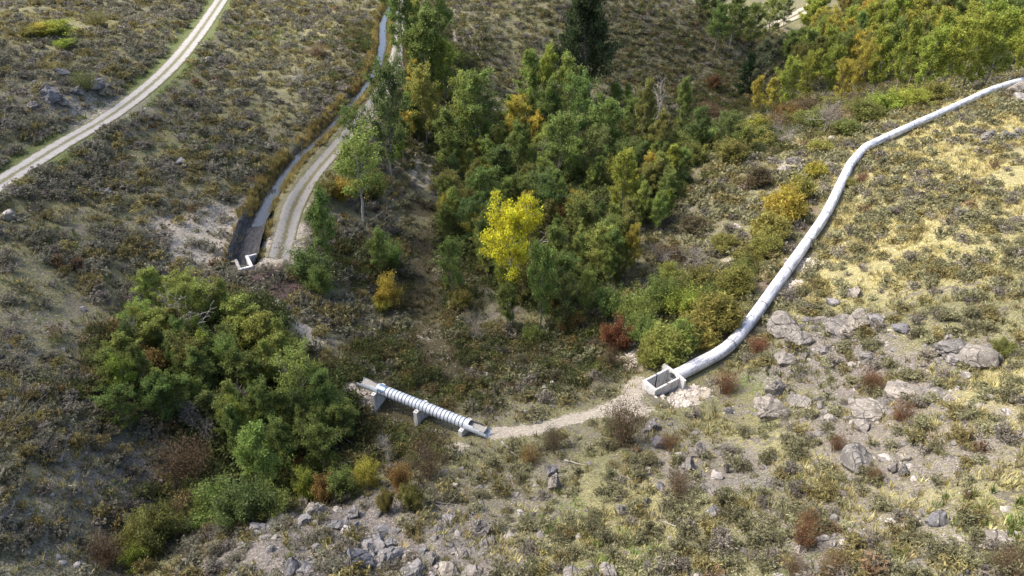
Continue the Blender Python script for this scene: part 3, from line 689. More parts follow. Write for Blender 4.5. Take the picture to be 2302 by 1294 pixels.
TREES = [make_tree(100+k, cr=c_, nl=22+k, lean=.35, base=b_, tufty=t_, nleaf=10500, shape=s_) for k, (c_, b_, t_, s_) in enumerate([(2.2,.12,.21,'col'),(2.0,.16,.2,'col'),(2.1,.10,.24,'round'),(2.4,.18,.22,'col'),(1.9,.08,.23,'round'),(2.1,.2,.19,'col')])]
TREEPALE = [make_tree(130+k, cr=2.0, nl=17, lean=.5, base=.33, tufty=.25, nleaf=6000, shape='round', barkm=M_pale, sparse=.15) for k in range(2)]
FEATURE = make_tree(150, Ht=10, cr=2.3, nl=26, lean=.25, base=.46, tufty=.23, nleaf=14000, leaf=.095, shape='round', barkm=M_pale, sparse=.18)
PINE = make_tree(160, Ht=22, cr=5.0, nl=110, lean=.2, base=.16, tufty=.36, nleaf=26000, leaf=.2, shape='cone', trunkr=.3)
FIR = make_tree(161, Ht=9, cr=1.9, nl=44, lean=.1, base=.05, tufty=.2, nleaf=9000, leaf=.12, shape='cone', trunkr=.13)
BUSH = [make_bush(200+k, Ht=3, cr=1.6+.2*(k % 2), stems=30, nleaf=8000, leaf=.07) for k in range(4)]
WISP = [make_bush(220+k, Ht=2.2, cr=1.3, stems=90, nleaf=9000, leaf=.048, elong=2.6, fill=.16, stemr=.012) for k in range(3)]
BROWNB = [make_bush(240+k, Ht=2.6, cr=1.6, stems=90, nleaf=3600, leaf=.045, stemr=.014, fill=.2) for k in range(2)]
BARE = [make_bare(260+k, spread=.5, tr_r=.17) for k in range(3)]
TWIGGY = [make_bare(280+k, spread=.75, tr_r=.06, nb=5, mn=.012) for k in range(2)]
BAREPINE = make_bare(270, spread=.7, tr_r=.12, nb=4, mn=.014, matr=M_pale)

# sage: whole shrub as one small mesh (too small in the picture for parts)
def sage_arrays(seed, stems=26, nleaf=520, leaf=.05):
    r = np.random.default_rng(seed); tr = MB(); cents = []
    for i in range(stems):
        az = r.random()*6.283; q = math.sqrt(r.random()); rad = .62*q; h = .62*(1-.5*q*q)*(.75+.4*r.random())
        p2 = np.array([math.cos(az)*rad, math.sin(az)*rad, h]); tr.tube([(0, 0, -.05), p2*np.array([.5, .5, .6]), p2], [.014, .01, .004], 3)
        for a in (.55, .75, .9, 1.0, 1.08): cents.append(p2*a)
    C = np.array(cents)[r.integers(0, len(cents), nleaf)]+r.normal(size=(nleaf, 3))*.065; C[:, 2] = np.maximum(C[:, 2], .01)
    V, F = leaves(C, leaf, r, elong=1.5)
    Vt, Ft = tr.arrays(); return Vt, Ft, V, F
def sage_mesh(seed, **k):
    Vt, Ft, V, F = sage_arrays(seed, **k)
    ff = Ft[0] if Ft[0].shape[1] == 4 else Ft[1]
    return mk('sage_foliage', np.concatenate([Vt, V]), [ff, F+len(Vt)], mats=[M_twig, M_leaf], midx=np.concatenate([np.zeros(len(ff)), np.ones(len(F))]))
SAGE = [sage_mesh(300+k, nleaf=700, leaf=.045) for k in range(5)]

# colours (real albedos)
COL = dict(G=(.180,.228,.068), DG=(.135,.175,.062), LG=(.265,.310,.085), YG=(.27,.31,.065), Y=(.40,.34,.075), BY=(.50,.52,.05),
           OL=(.20,.20,.065), OR=(.235,.155,.06), RU=(.185,.095,.05), RED=(.26,.13,.08), BR=(.17,.125,.075), GG=(.15,.17,.095), PN=(.055,.075,.034), TAN=(.27,.21,.10), WI=(.26,.25,.075), SG=(.14,.14,.09))
labels_seen = set()
def plant(kind, px, pb, ptop, wpx, c, name, label, cat, group=None, rz=None, nomw=None):
    B = pos(px, pb); dep = topix(*B)[2]; h = max(.4, zat(B[1], ptop)-B[2]); wm = wpx*dep/FPX
    r = np.random.default_rng(int(px*7+pb*13)); rz = r.random()*6.28 if rz is None else rz
    root = empty(name, B, rz)
    sxy = min(max(wm, h*.22), h*2.6)
    cc = np.array(COL[c])*(.88+.24*r.random())*np.array([1+.12*r.normal()*.6, 1, 1]); cc = tuple(np.clip(cc, .01, .8))
    for me in kind:
        ob(me.name.split('.')[0], me, root, (0, 0, 0), None, (sxy, sxy, h), cc)
    tag(root, label, cat, group); return root
def T(v): return TREES[v % 6]

trees = [
 (908,150,-60,105,0,'G','tall green cottonwood at the top edge right beside the canal bend'),
 (985,140,-45,95,3,'G','green cottonwood at the top edge behind the second tree row'),
 (955,215,25,110,1,'G','green cottonwood between the canal top and the faint two-track'),
 (1000,235,90,80,4,'YG','yellow-green cottonwood just left of the faint two-track'),
 (882,395,138,125,2,'DG','dark full cottonwood overhanging the canal and the lane'),
 (960,330,155,105,0,'LG','light green cottonwood right of the dark full one by the canal'),
 (930,300,215,80,5,'G','small green cottonwood tucked behind the dark canal tree'),
 (1070,350,165,115,4,'G','broad green cottonwood at the left front of the central grove'),
 (1010,400,258,85,1,'G','slender green cottonwood at the left edge of the central grove'),
 (1048,330,170,85,3,'LG','green cottonwood just below the faint two-track'),
 (1190,270,118,80,5,'LG','pale green aspen-like tree at the back left of the central grove'),
 (1228,280,105,60,1,'YG','yellow-tipped tree behind the pale aspen-like one'),
 (1268,290,128,85,0,'LG','light green tree below the tall pine'),
 (1165,345,225,75,3,'Y','golden orange cottonwood in the middle of the central grove'),
 (1205,330,250,60,1,'Y','smaller golden tree right of the orange-gold cottonwood'),
 (1255,430,258,105,4,'G','big round green cottonwood in the middle of the central grove'),
 (1163,405,280,70,0,'G','narrow green cottonwood in front of the golden one'),
 (1295,345,175,90,2,'G','green tree right below the pine'),
 (1357,370,225,105,4,'G','broad green cottonwood at the right shoulder of the central grove'),
 (1325,430,290,95,2,'DG','dark green cottonwood below the right shoulder of the grove'),
 (1232,335,190,75,5,'G','green tree behind the big round cottonwood'),
 (1437,360,185,62,5,'OL','olive yellow slender tree left of the white snag'),
 (1530,310,180,48,1,'G','slim green tree standing alone under the sage spur'),
 (1475,385,255,70,0,'OL','olive green tree right below the white snag'),
 (1562,345,250,75,3,'DG','dark green tree in the valley bottom below the orange bush'),
 (1625,345,255,75,2,'DG','dark bushy tree in the valley bottom left of the fir'),
 (1393,500,340,92,0,'YG','yellow-green cottonwood right of centre with a pointed double top'),
 (1213,750,565,95,3,'LG','loose light green cottonwood just right below the bright yellow tree'),
 (1265,750,620,80,4,'OL','olive and orange leaved tree at the right front of the central grove'),
 (1140,745,615,62,1,'G','small green tree under the bright yellow one'),
 (1018,665,540,78,4,'G','green bushy tree beside the dim mown strip'),
 (1343,628,510,98,4,'LG','round yellow-tinged green tree left of the brush slope'),
 (1290,565,445,95,2,'G','green tree right behind the bright yellow cottonwood'),
 (1220,520,395,105,4,'DG','dark green tree above the bright yellow cottonwood'),
 (1165,480,395,85,2,'G','round green tree above left of the bright yellow cottonwood'),
 (1085,490,385,95,4,'G','green tree at the left middle of the grove'),
 (1018,500,390,85,2,'OL','olive green tree bordering the bare patch of track'),
 (1245,640,515,90,0,'G','green tree between the bright yellow tree and the round one'),
 (1450,455,375,70,3,'OL','olive tree right of the pointed yellow-green cottonwood'),
 (1490,475,395,62,4,'G','small green tree at the right edge of the central grove'),
 (1100,600,480,80,0,'DG','dark green tree left of the bright yellow cottonwood'),
 (1060,560,450,80,2,'DG','dark green tree in the shaded heart of the grove'),
 (1130,420,330,80,1,'DG','dark green tree in the gap left of the big round cottonwood'),
 (1400,420,320,80,2,'DG','dark green tree behind the pointed yellow-green cottonwood'),
 (738,600,428,78,1,'G','dense green tree at the foot of the lane slope'),
 (855,625,520,62,1,'G','slender green tree on the left bank of the mown strip'),
 (1420,300,225,60,4,'G','small green tree by the olive slender one'),
]
for px, pb, pt, w, k, c, lab in trees: plant(T(k), px, pb, pt-8, w*.68, c, 'cottonwood_tree', lab, 'tree')
rg = np.random.default_rng(91)
def inpoly(px, py, P):
    c = False; n_ = len(P)
    for i_ in range(n_):
        (x1, y1), (x2, y2) = P[i_], P[(i_+1) % n_]
        if (y1 > py) != (y2 > py) and px < (x2-x1)*(py-y1)/(y2-y1)+x1: c = not c
    return c
CN = dict(G='green', LG='light green', OL='olive', YG='yellow-green', DG='dark green', Y='golden')
FILL = [('in the central grove', [(1010,300),(1180,250),(1330,300),(1480,380),(1520,470),(1420,620),(1300,740),(1180,700),(1070,640),(1000,560),(985,420)], 128, 'slender'),
        ('facing the brush slope', [(1370,200),(1500,300),(1530,420),(1440,520),(1360,420)], 22, 'slender'),
        ('beside the upper canal', [(915,60),(1000,40),(1010,180),(990,320),(900,400),(890,300)], 22, 'slender'),
        ('in the dark valley bottom', [(1500,310),(1640,300),(1720,330),(1560,380),(1450,400)], 22, 'low'),
        ('of the lower left thicket', [(330,760),(480,690),(640,800),(760,960),(720,1090),(600,1130),(470,1000),(290,950),(260,880)], 45, 'slim')]
for nm_, PL, cnt, adj in FILL:
    for k in range(cnt):
        while True:
            px, py = rg.uniform(250, 1720), rg.uniform(30, 1130)
            if inpoly(px, py, PL): break
        c_ = ['LG','G','G','LG','YG','G','OL','LG','DG','Y' if adj == 'slender' else 'G'][int(rg.integers(10))]
        ys_ = [q_[1] for q_ in PL]; fr_ = (py-min(ys_))/(max(ys_)-min(ys_)); prt_ = ', upper part' if fr_ < .33 else (', middle part' if fr_ < .66 else ', lower part')
        dpp = topix(*pos(px, py))[2]; hpx = rg.uniform(3.6, 6.4)*FPX/dpp*.95*(.55 if adj == 'low' else (.74 if adj == 'slim' else 1))
        plant(T(k*5+1), int(px), int(py), int(py-hpx), int(hpx*rg.uniform(.30, .46)), c_, 'fill_tree' if adj != 'slim' else 'alder_tree', '%s %s tree %s%s' % (adj, CN[c_], nm_, prt_), 'tree', '%s %s trees %s%s' % (adj, CN[c_], nm_, prt_))  # trees added to fill the stands, same meshes as the cottonwoods
plant(TREEPALE[0], 818, 498, 292, 105, 'LG', 'cottonwood_tree', 'light green tree on a white slanting trunk below the lane', 'tree')
plant(TREEPALE[1], 812, 375, 232, 70, 'G', 'cottonwood_tree', 'green tree leaning over the lane and the golden canal grass', 'tree')
plant(TREEPALE[1], 690, 930, 782, 95, 'LG', 'birch_tree', 'pale-trunked light green tree at the right edge of the lower left thicket', 'tree')
plant(TREEPALE[0], 465, 890, 750, 75, 'OL', 'birch_tree', 'olive tree with pale crooked trunk in the middle of the lower left thicket', 'tree')
# bright yellow feature tree
plant(FEATURE, 1150, 735, 446, 104, 'BY', 'cottonwood_tree', 'brilliant yellow cottonwood, the brightest tree, in the centre', 'tree')
plant(PINE, 1305, 235, -150, 120, 'PN', 'pine_tree', 'tall dark pine towering at the top of the frame', 'pine', nomw='pine')
plant(FIR, 1672, 212, 118, 46, 'PN', 'fir_tree', 'small dark conical fir at the foot of the sage spur', 'fir', nomw='pine')

# lower left thicket
thick = [(360,700,610,85,0,'LG'),(420,705,618,90,2,'LG'),(470,735,635,95,4,'LG'),(550,780,685,95,1,'LG'),(600,815,720,95,3,'LG'),(645,850,755,85,0,'LG'),(325,770,690,85,2,'LG'),(385,805,700,95,4,'LG'),(295,840,760,80,5,'LG'),(270,890,800,65,1,'G'),(295,970,875,85,4,'G'),(520,870,765,100,2,'G'),(580,905,800,100,4,'G'),(660,985,880,90,0,'G'),(740,960,840,80,3,'G'),(380,950,850,90,4,'G'),(440,940,850,80,0,'G'),(560,1020,905,90,2,'G'),(610,1120,965,110,0,'LG'),(735,1070,960,95,4,'G'),(785,985,900,85,2,'G'),(640,1045,950,90,5,'G'),(500,960,880,80,1,'DG'),(250,830,790,45,3,'G'),(480,830,760,70,1,'DG'),(700,1010,930,80,4,'DG')]
where = ['highest of the thicket near the pale spoil patch','top of the thicket beside the bright-tipped one','yellow-tipped crown near the top of the thicket','leaning crown on the thicket edge under the brush pile','crown on the right rim of the thicket','crown above the dirt strip end','crown on the upper left rim of the thicket','crown behind the grey tangled snag','crown on the left rim beside the brown bush','small dark tree at the left fringe','low tree at the lower left corner of the thicket','wide crown in the middle of the thicket','dark wide crown in the middle of the thicket','dark crown beside the pale-trunked tree','crown beside the left pipe end','dark crown below the orange-brown bush','crown left of the fallen grey trunk','dark crown deep in the gully','feathery light tree at the lower right of the thicket','green crown below the short pipe','crown closest to the short pipe','slim crown between gully and feathery tree','dark slender tree by the hanging grey trunk','little green tree sticking out at the far left','narrow dark tree behind the olive crooked one','dark crown above the orange-red bushes']
for (px, pb, pt, w, k, c), wh in zip(thick, where): plant(T(k), px, pb, pt-6, w*.8, c, 'alder_tree', {'G':'green','DG':'dark green','LG':'light green'}[c]+' tree, '+wh, 'tree', 'trees of the lower left gully thicket')
# (bare grey stems standing among them follow below)

# upper right forest
fr = [(1640,105,5,95,'G'),(1605,115,25,70,'G'),(1685,105,20,75,'G'),(1725,85,8,70,'G'),(1600,60,-20,80,'G'),(1570,40,-20,50,'DG'),(1760,60,0,50,'DG'),
 (1700,215,105,60,'GG'),(1728,190,95,55,'GG'),(1692,262,185,42,'Y'),(1722,265,190,48,'Y'),(1758,250,140,70,'YG'),(1800,238,128,66,'YG'),(1848,232,118,64,'YG'),(1882,235,145,52,'Y'),(1912,228,105,60,'Y'),(1960,215,75,75,'YG'),(2010,215,58,75,'YG'),(2062,222,75,92,'YG'),(2110,215,58,92,'YG'),(2160,205,38,95,'YG'),(2212,195,28,98,'YG'),(2265,185,30,90,'YG'),(2305,180,45,80,'G'),
 (1840,160,62,66,'G'),(1882,140,32,62,'OL'),(1930,132,18,66,'YG'),(1982,120,0,70,'YG'),(2040,125,-10,74,'Y'),(2092,115,-20,74,'OL'),(2150,105,-30,84,'G'),(2212,98,-35,84,'G'),(2272,95,-30,86,'G'),(1792,150,75,55,'G'),(1760,150,85,50,'G'),(1905,90,-8,60,'G'),(1960,65,-25,62,'OL'),(2030,55,-35,66,'G'),(2095,50,-40,66,'G'),(2160,45,-45,70,'DG'),(2230,40,-45,70,'DG'),(2290,40,-45,60,'DG'),(1935,190,85,60,'OL'),(1985,170,50,60,'G'),(2035,175,50,66,'OL'),(2085,170,35,70,'YG'),(2140,160,20,74,'YG'),(2195,150,10,74,'YG'),(2250,150,5,78,'G'),(1820,200,95,60,'OL'),(1870,185,85,60,'G'),(1775,200,110,52,'OL')]
names = {'G':'green','DG':'dark green','GG':'pale grey-green','Y':'golden yellow','YG':'yellow-green','OL':'olive'}
rf = np.random.default_rng(55)
for k in range(72):
    px = int(rf.uniform(1790, 2300)); pb = int(rf.uniform(40, 205)-max(0, (px-1950))*.06)
    fr.append((px, pb, int(pb-rf.uniform(75, 115)), int(rf.uniform(48, 72)), ['YG','G','Y','YG','OL','Y','YG'][k % 7]))
for q, (px, pb, pt, w, c) in enumerate(fr):
    pt -= 16; w *= .68
    row = 'front rows' if pb > 178 else ('middle rows' if pb > 100 else 'far rows')
    x5 = 'left end' if px < 1860 else ('middle' if px < 2080 else 'right end')
    lb = ('%s cottonwood in the far clump left of the valley track' % names[c]) if px < 1770 and pb < 120 else '%s cottonwood, %s of the right forest, %s' % (names[c], row, x5)
    plant(T(q*5+q//3), px, pb, pt, w, c, 'cottonwood_tree', lb, 'tree', lb.replace('cottonwood', 'cottonwoods'))

# bushes
LBL = dict(G='green', LG='light green', DG='dark green', YG='yellow-green', Y='yellow', OL='olive', OR='orange', RU='rust-red', BR='brown', GG='grey-green', RED='red', TAN='tan', WI='feathery yellow-green', BY='bright yellow')
bl = [
 (1370,715,640,62,'G','in the willow thicket above the rusty bush'),(1425,735,645,80,'LG','in the willow thicket, its left middle'),(1480,705,618,75,'G','in the willow thicket, its middle'),(1500,640,588,48,'LG','standing tallest at the back of the willow thicket'),(1540,725,648,85,'YG','in the willow thicket, its right middle'),(1590,700,640,70,'G','at the right end of the willow thicket'),(1445,780,710,80,'G','at the lower edge of the willow thicket'),(1530,670,620,60,'OL','at the back right of the willow thicket'),(1575,650,600,70,'OL','below the white-flowering shrub'),(1350,690,650,50,'G','at the left end of the willow thicket'),
 (700,625,560,85,'DG','at the end of the lane above the brush pile'),(725,665,600,60,'G','right of the brush pile'),(772,450,395,60,'Y','beside the lane under the white-trunked tree'),(735,440,400,50,'OL','left of the yellow bush by the lane'),(845,450,380,60,'G','behind the white-trunked tree'),
 (876,690,615,52,'Y','on the left bank of the mown strip'),(862,700,660,40,'Y','low by the larger yellow one on the mown strip'),(880,600,530,50,'G','left of the mown strip'),
 (1060,400,350,60,'OL','under the broad left cottonwood'),(1110,400,360,50,'Y','low in the grove near the golden tree'),(1090,330,290,50,'BR','between the two left cottonwoods'),(1130,560,500,60,'DG','beneath the bright yellow tree'),(1310,420,370,60,'DG','beneath the round central cottonwood'),(1270,480,450,70,'OL','above the orange shrub of the grove'),(1262,505,460,40,'OR','in the grove right of the bright yellow tree'),(1500,440,400,70,'G','at the grove end facing the brush slope'),(1440,500,450,60,'OL','right of the pointed yellow-green cottonwood'),
 (1235,700,655,50,'OR','glowing under the loose light green tree'),(1280,745,700,60,'OR','at the front foot of the central grove'),(1200,770,730,50,'G','at the foot of the grove below the bright yellow tree'),(1035,700,650,50,'OL','at the edge of the mown strip'),
 (1605,200,165,36,'RU','alone on the dark sage spur'),(1590,265,225,60,'BR','below the rusty one on the spur'),
 (1520,345,300,70,'G','in the valley bottom under the slim tree'),(1590,330,290,80,'G','in the dark valley bottom'),(1660,320,275,75,'OL','at the foot of the yellow forest edge'),(1700,330,285,70,'OL','above the pale rocky rim'),(1740,300,250,70,'BR','under the yellow forest edge'),(1640,360,310,75,'OL','on the valley slope below the fir'),(1550,370,320,70,'OL','on the valley slope left'),
 (1780,290,250,65,'OL','in the understorey, left part'),(1830,290,240,80,'OL','in the understorey by the dead pale brush'),(1880,285,235,75,'BR','in the understorey, middle part'),(1930,270,220,75,'OL','in the understorey, right part'),(1985,250,205,70,'YG','at the forest foot above the pipe'),(2040,240,190,75,'YG','at the forest foot near the pipe bend top'),(1810,250,215,60,'BR','below the golden trees'),(1870,255,215,60,'OL','below the middle of the golden trees'),(1765,270,230,55,'OR','at the left foot of the golden trees'),(1920,245,205,60,'BR','at the right foot of the golden trees'),(2100,225,180,70,'OL','just above the far pipe'),(1700,300,260,60,'Y','at the outermost left forest edge'),
 (1385,785,712,68,'RU','beside the willow thicket and above the pale scree'),(1372,825,775,42,'BR','below the big rusty bush'),
 (1700,795,755,50,'RED','squeezed against the near end of the long pipe'),(1935,410,385,32,'RED','beside the upper elbow of the long pipe'),(1625,885,830,58,'RU','below the near stretch of the long pipe'),(1905,420,400,40,'OL','by the red one at the upper elbow'),
 (330,855,790,88,'OR','in the upper left of the gully thicket'),(130,80,45,80,'YG','large on the far left hill'),(70,85,55,45,'OL','left of the large one on the far left hill'),(150,108,85,45,'YG','right below the large one on the far left hill'),(100,80,48,60,'Y','in the middle of the far left clump'),
 (695,1130,1055,55,'YG','with pale tips below the gully thicket'),(735,1125,1065,50,'OR','beside the pale-tipped one below the thicket'),(830,1095,1030,58,'Y','left of the orange-red ones on the gully edge'),(872,1145,1105,40,'RED','lowest and reddest on the gully edge'),(905,1105,1045,55,'OR','on the gully edge behind the reddest one'),(925,1145,1090,55,'OL','right of the reddest one'),(965,1070,1000,90,'BR','large on the right gully edge below the short pipe'),(660,1070,1025,60,'OR','in the lower middle of the thicket'),
 (500,1165,1090,110,'G','low and wide in the gully bottom'),(560,1175,1095,110,'DG','wide at the foot of the rocky bank'),(610,1160,1105,90,'G','near the lichened boulder'),(450,1110,1070,80,'DG','shaded above the gully bottom'),(770,1120,1060,80,'G','between feathery tree and gully edge'),(700,1090,1050,60,'G','in the gully bottom under the thicket'),
 (345,1250,1150,85,'OL','large in the gully at the lower left'),(385,1215,1140,75,'OL','right behind the large one in the lower left gully'),(320,1275,1225,60,'YG','lowest in the lower left gully'),
 (870,1210-60,1100,40,'OL','small on the bank by the gully edge'),
 (1240,1010,960,55,'BR','on the berm side right of the short pipe'),(1190,1040,1000,50,'OR','low under the berm'),(1400,1000,890,100,'BR','twiggy and tall beside the berm'),(1950,875,830,60,'RU','above the middle boulders on the right'),(2020,945,900,55,'RU','right of the flat long boulder'),(1520,1110,1060,60,'BR','on the lower slope right of the tilted slab'),(1500,1010,975,50,'RU','above the tilted slab'),(2250,800,765,50,'OL','right of the split boulder'),(1810,1190,1150,55,'BR','low on the lower right slope'),(1800,1230,1150,55,'RU','on the lower right slope, tallest'),(1780,1290,1250,60,'BR','at the bottom edge right of centre'),(1870,1290,1250,80,'BR','at the bottom edge, wide'),(2260,1285,1245,80,'BR','at the bottom right corner'),(1880,1010,975,40,'RU','above the pale flat boulder'),(1960,1080,1050,40,'RU','at the foot of the pale flat boulder'),
]
for q, (px, pb, pt, w, c, wh) in enumerate(bl):
    kd = BROWNB[q % 2] if c in ('BR', 'RED') or (c == 'OR' and px > 1000 and pb > 820) or (c in ('RU',) and px > 1400 and pb > 820) else BUSH[q % 4]
    nmw = 'brown' if kd in BROWNB else 'bush'
    plant(kd, px, pb, pt, w, c, 'bush', '%s bush %s' % (LBL[c], wh), 'bush', nomw=nmw)
br = [(430,1085,985,120,'BR','large twiggy brown bush on the dark slope left of the gully','brown'),(255,1265,1205,75,'BR','twiggy pinkish bush at the lower left','brown'),(430,1150,1105,70,'TAN','tan twiggy bush in the gully bend','brown'),(400,1170,1130,50,'BR','small brown bush by the lower left gully','brown'),(225,60,20,55,'OL','large dark twiggy bush on the far left hill','brown'),(190,205,155,60,'OL','dark twiggy bush above the rocks left of the road','brown'),(715,130,95,45,'BR','brown twiggy bush on the slope left of the canal','brown')]
for px, pb, pt, w, c, lab, nm in br: plant(BROWNB[0], px, pb, pt, w, c, 'bush', lab, 'bush', nomw='brown')
wl = [(1722,550,478,75,'WI'),(1755,505,420,80,'Y'),(1790,460,392,55,'WI'),(1718,580,520,60,'WI'),(1648,672,600,75,'WI'),(1605,745,665,95,'WI'),(1560,775,710,90,'WI'),(1490,815,740,95,'LG'),(1530,790,722,70,'LG'),(1455,825,770,45,'WI'),(1585,700,645,60,'OL'),(1830,400,365,45,'Y'),(1680,600,560,60,'OL'),(1630,560,530,60,'OL'),(1560,520,490,60,'BR'),(1500,590,555,60,'BR'),(1700,420,375,50,'BR'),(1840,345,315,50,'WI'),(1900,300,270,60,'OL'),(1960,270,240,55,'OL'),(1380,980,940,40,'GG')]
wh = ['on the bench left of the pipe, tallest of the middle stand','golden and wind-swept at the top of the bench stand','at the upper end of the bench stand','below the middle stand on the bench','bending over the bare bench strip','above the bare strip, broad and drooping','below the broad drooping one','big and light by the box end of the pipe','between the pipe and the willow thicket','smallest, next to the concrete box scree','behind the broad drooping one','by the pipe below its upper elbow','on the brush slope right','on the brush slope middle','on the brush slope, brown and thin','on the brush slope lower, brown and thin','beside the pale rocks','left of the upper elbow','beyond the upper elbow','near the far pipe stretch','small on the berm']
for q, ((px, pb, pt, w, c), wx) in enumerate(zip(wl, wh)): plant(WISP[q % 3], px, pb, pt, w, c, 'willow_shrub', 'feathery shrub '+wx, 'shrub', nomw='wisp')

# white flowering shrub
plant(BUSH[1], 1670, 625, 575, 60, 'OL', 'flowering_shrub', 'olive shrub dotted with white seed heads left of the pipe', 'shrub', nomw='bush')

# dead trees, fallen logs, brush
def bare(px, pb, pt, w, lab, me, rot=(0, 0, 0), name='dead_tree', cat='dead tree'):
    B = pos(px, pb); h = max(.5, zat(B[1], pt)-B[2]); dep = topix(*B)[2]; s = w*dep/FPX
    o = ob(name, me, None, B, rot, (s, s, h)); tag(o, lab, cat); return o
bare(1466,300,165,60,'white leafless snag with forked top above the valley grove', BARE[0])
bare(1305,250,118,50,'grey leafless tree in front of the tall pine', BARE[1])
bare(400,790,665,110,'grey tangled leafless tree rising from the lower left thicket', BAREPINE)
bare(1215,400,300,40,'grey hanging dead branches inside the central grove', BARE[2])
bare(1185,470,395,60,'pale dead branches above the bright yellow tree', BARE[1], (.9,.3,.5))
bare(1195,560,470,60,'bare twigs sticking right out of the bright yellow tree', BARE[2], (.2,.9,0))
bare(1850,300,215,75,'pale twiggy dead shrub at the foot of the golden trees', TWIGGY[0])
bare(1755,330,270,60,'grey dead brush above the pale rocks', TWIGGY[1])
bare(870,1040,965,60,'pale grey twiggy dead bush left below the short pipe', TWIGGY[0])
bare(1065,780,690,55,'dark grey leafless bush beside the grove foot', TWIGGY[1])
bare(2060,90,40,30,'white leafless snag in the upper right forest', BARE[1])
bare(2085,60,5,30,'leaning white leafless snag at the back of the right forest', BARE[2])
bare(1905,75,45,40,'white bent snag in the left part of the right forest', BARE[0])
bare(10,1180,1090,110,'grey leafless bush cut by the left edge', TWIGGY[0])
bare(700,620-60,500,30,'thin dead stems beside the lane end', BARE[1])
for q, (bx_, by_, bt_, bw_, lb_) in enumerate([(330,800,700,60,'thin grey leafless stems at the upper left of the thicket'),(520,850,740,70,'bare grey twigs in the middle top of the thicket'),(560,960,850,80,'bare grey twigs above the hanging trunk'),(430,960,890,80,'grey spreading twigs at the lower left of the thicket'),(660,900,800,60,'thin bare stems in front of the pale-trunked tree'),(470,1000,930,70,'grey twigs beside the big brown bush'),(1130,620,540,50,'thin bare stems left under the bright yellow tree'),(1240,430,340,50,'thin bare stems inside the big round cottonwood'),(1560,600,545,70,'grey leafless brush on the slope left of the pipe'),(1480,600,550,60,'second grey leafless brush on that slope'),(1700,200,120,45,'pale bare crown beside the small fir'),(2140,130,60,40,'bare pale stems among the right forest trees')]):
    bare(bx_, by_, bt_, bw_, lb_, TWIGGY[q % 2])
def log(p0, p1, r0, r1, lab, nm='fallen_log', cat='log', lift=.15, br=0, matr=None, seed=0):
    a = np.array(pos(*p0)); b = np.array(pos(*p1)); a[2] += lift; b[2] += lift
    rr = np.random.default_rng(seed+int(p0[0])); mb = MB(); n_ = 7; L = np.linalg.norm(b-a)
    pts = [a+(b-a)*t+rr.normal(size=3)*L*.012 for t in np.linspace(0, 1, n_)]
    for p in pts: p[2] = max(p[2], float(H(p[0], p[1]))+r0*.6)
    mb.tube(pts, list(np.linspace(r0, r1, n_)), 7, True)
    for k in range(br):
        t = .3+.7*rr.random(); p = a+(b-a)*t; d = (b-a)/L*.5+rr.normal(size=3)*np.array([.6, .6, .35])+[0, 0, .3]; l = .5+1.0*rr.random()
        mb.tube([p, p+d*l*.5, p+d*l+[0, 0, -.05]], [r1*.8, r1*.5, .008], 4)
    V, F = mb.arrays(); c = V.mean(0); o = ob(nm, mk(nm, V-c, F, matr or M_dead, True), None, tuple(c)); tag(o, lab, cat); return o
log((1052,75),(1085,132),.16,.06,'pale fallen log across the slope beside the faint two-track', br=5)
log((1060,100),(1108,150),.12,.05,'dark branchy fallen trunk beside the pale log', br=16, matr=M_bark)
log((1068,112),(1082,136),.14,.10,'short white log next to the fallen trunk')
log((500,945),(502,1000),.14,.06,'grey broken trunk hanging at the foot of the thicket', lift=.8, br=3)
log((455,850),(530,940),.13,.05,'long grey fallen trunk in the middle of the thicket', lift=1.6, br=6)
log((925,1105),(995,1150),.06,.02,'bleached branch lying above the rock pile', br=14)
log((1270,1040),(1310,1050),.04,.02,'thin white curved branch on the near slope')
log((775,990),(825,1025),.06,.04,'thin grey pole lying in the gully below the short pipe')
log((1130,1000),(1160,1030),.07,.04,'greyish short pole below the berm')
log((1585,545),(1600,570),.1,.05,'grey log in the brush slope left of the pipe', br=10)
log((1540,540),(1600,530),.05,.03,'thin pale stick above the grey log', br=5)
log((1700,480-60),(1720,400),.05,.03,'pale stick beside the brush slope rocks', br=5)
log((985,525),(1040,560),.06,.02,'grey branchy dead limb at the grove edge by the mown strip', lift=.4, br=16)
log((830,505),(870,480),.06,.02,'grey curved dead limb under the white-trunked tree', lift=.5, br=14)
log((650,195),(700,160),.07,.03,'big tangle of grey branches on the slope above the canal', nm='branch_pile', cat='branch pile', br=60, lift=.35)
log((655,175),(690,185),.05,.03,'smaller tangle of grey branches merging with the big one', nm='branch_pile', cat='branch pile', br=40, lift=.3)
log((625,232),(690,245),.05,.02,'scattered grey sticks near the pale scree by the canal', nm='branch_pile', cat='branch pile', br=16)
log((735,80),(760,75),.05,.02,'small grey branch heap at the top of the slope', nm='branch_pile', cat='branch pile', br=24)
log((205,1000),(225,985),.03,.01,'white looping twigs on the left slope', nm='branch_pile', cat='branch pile', br=14)
log((1520,1190),(1480,1175),.04,.01,'bleached root tangle on the lower slope', nm='branch_pile', cat='branch pile', br=16)
log((0,985),(25,960),.05,.02,'grey branch heap at the left edge', nm='branch_pile', cat='branch pile', br=26)
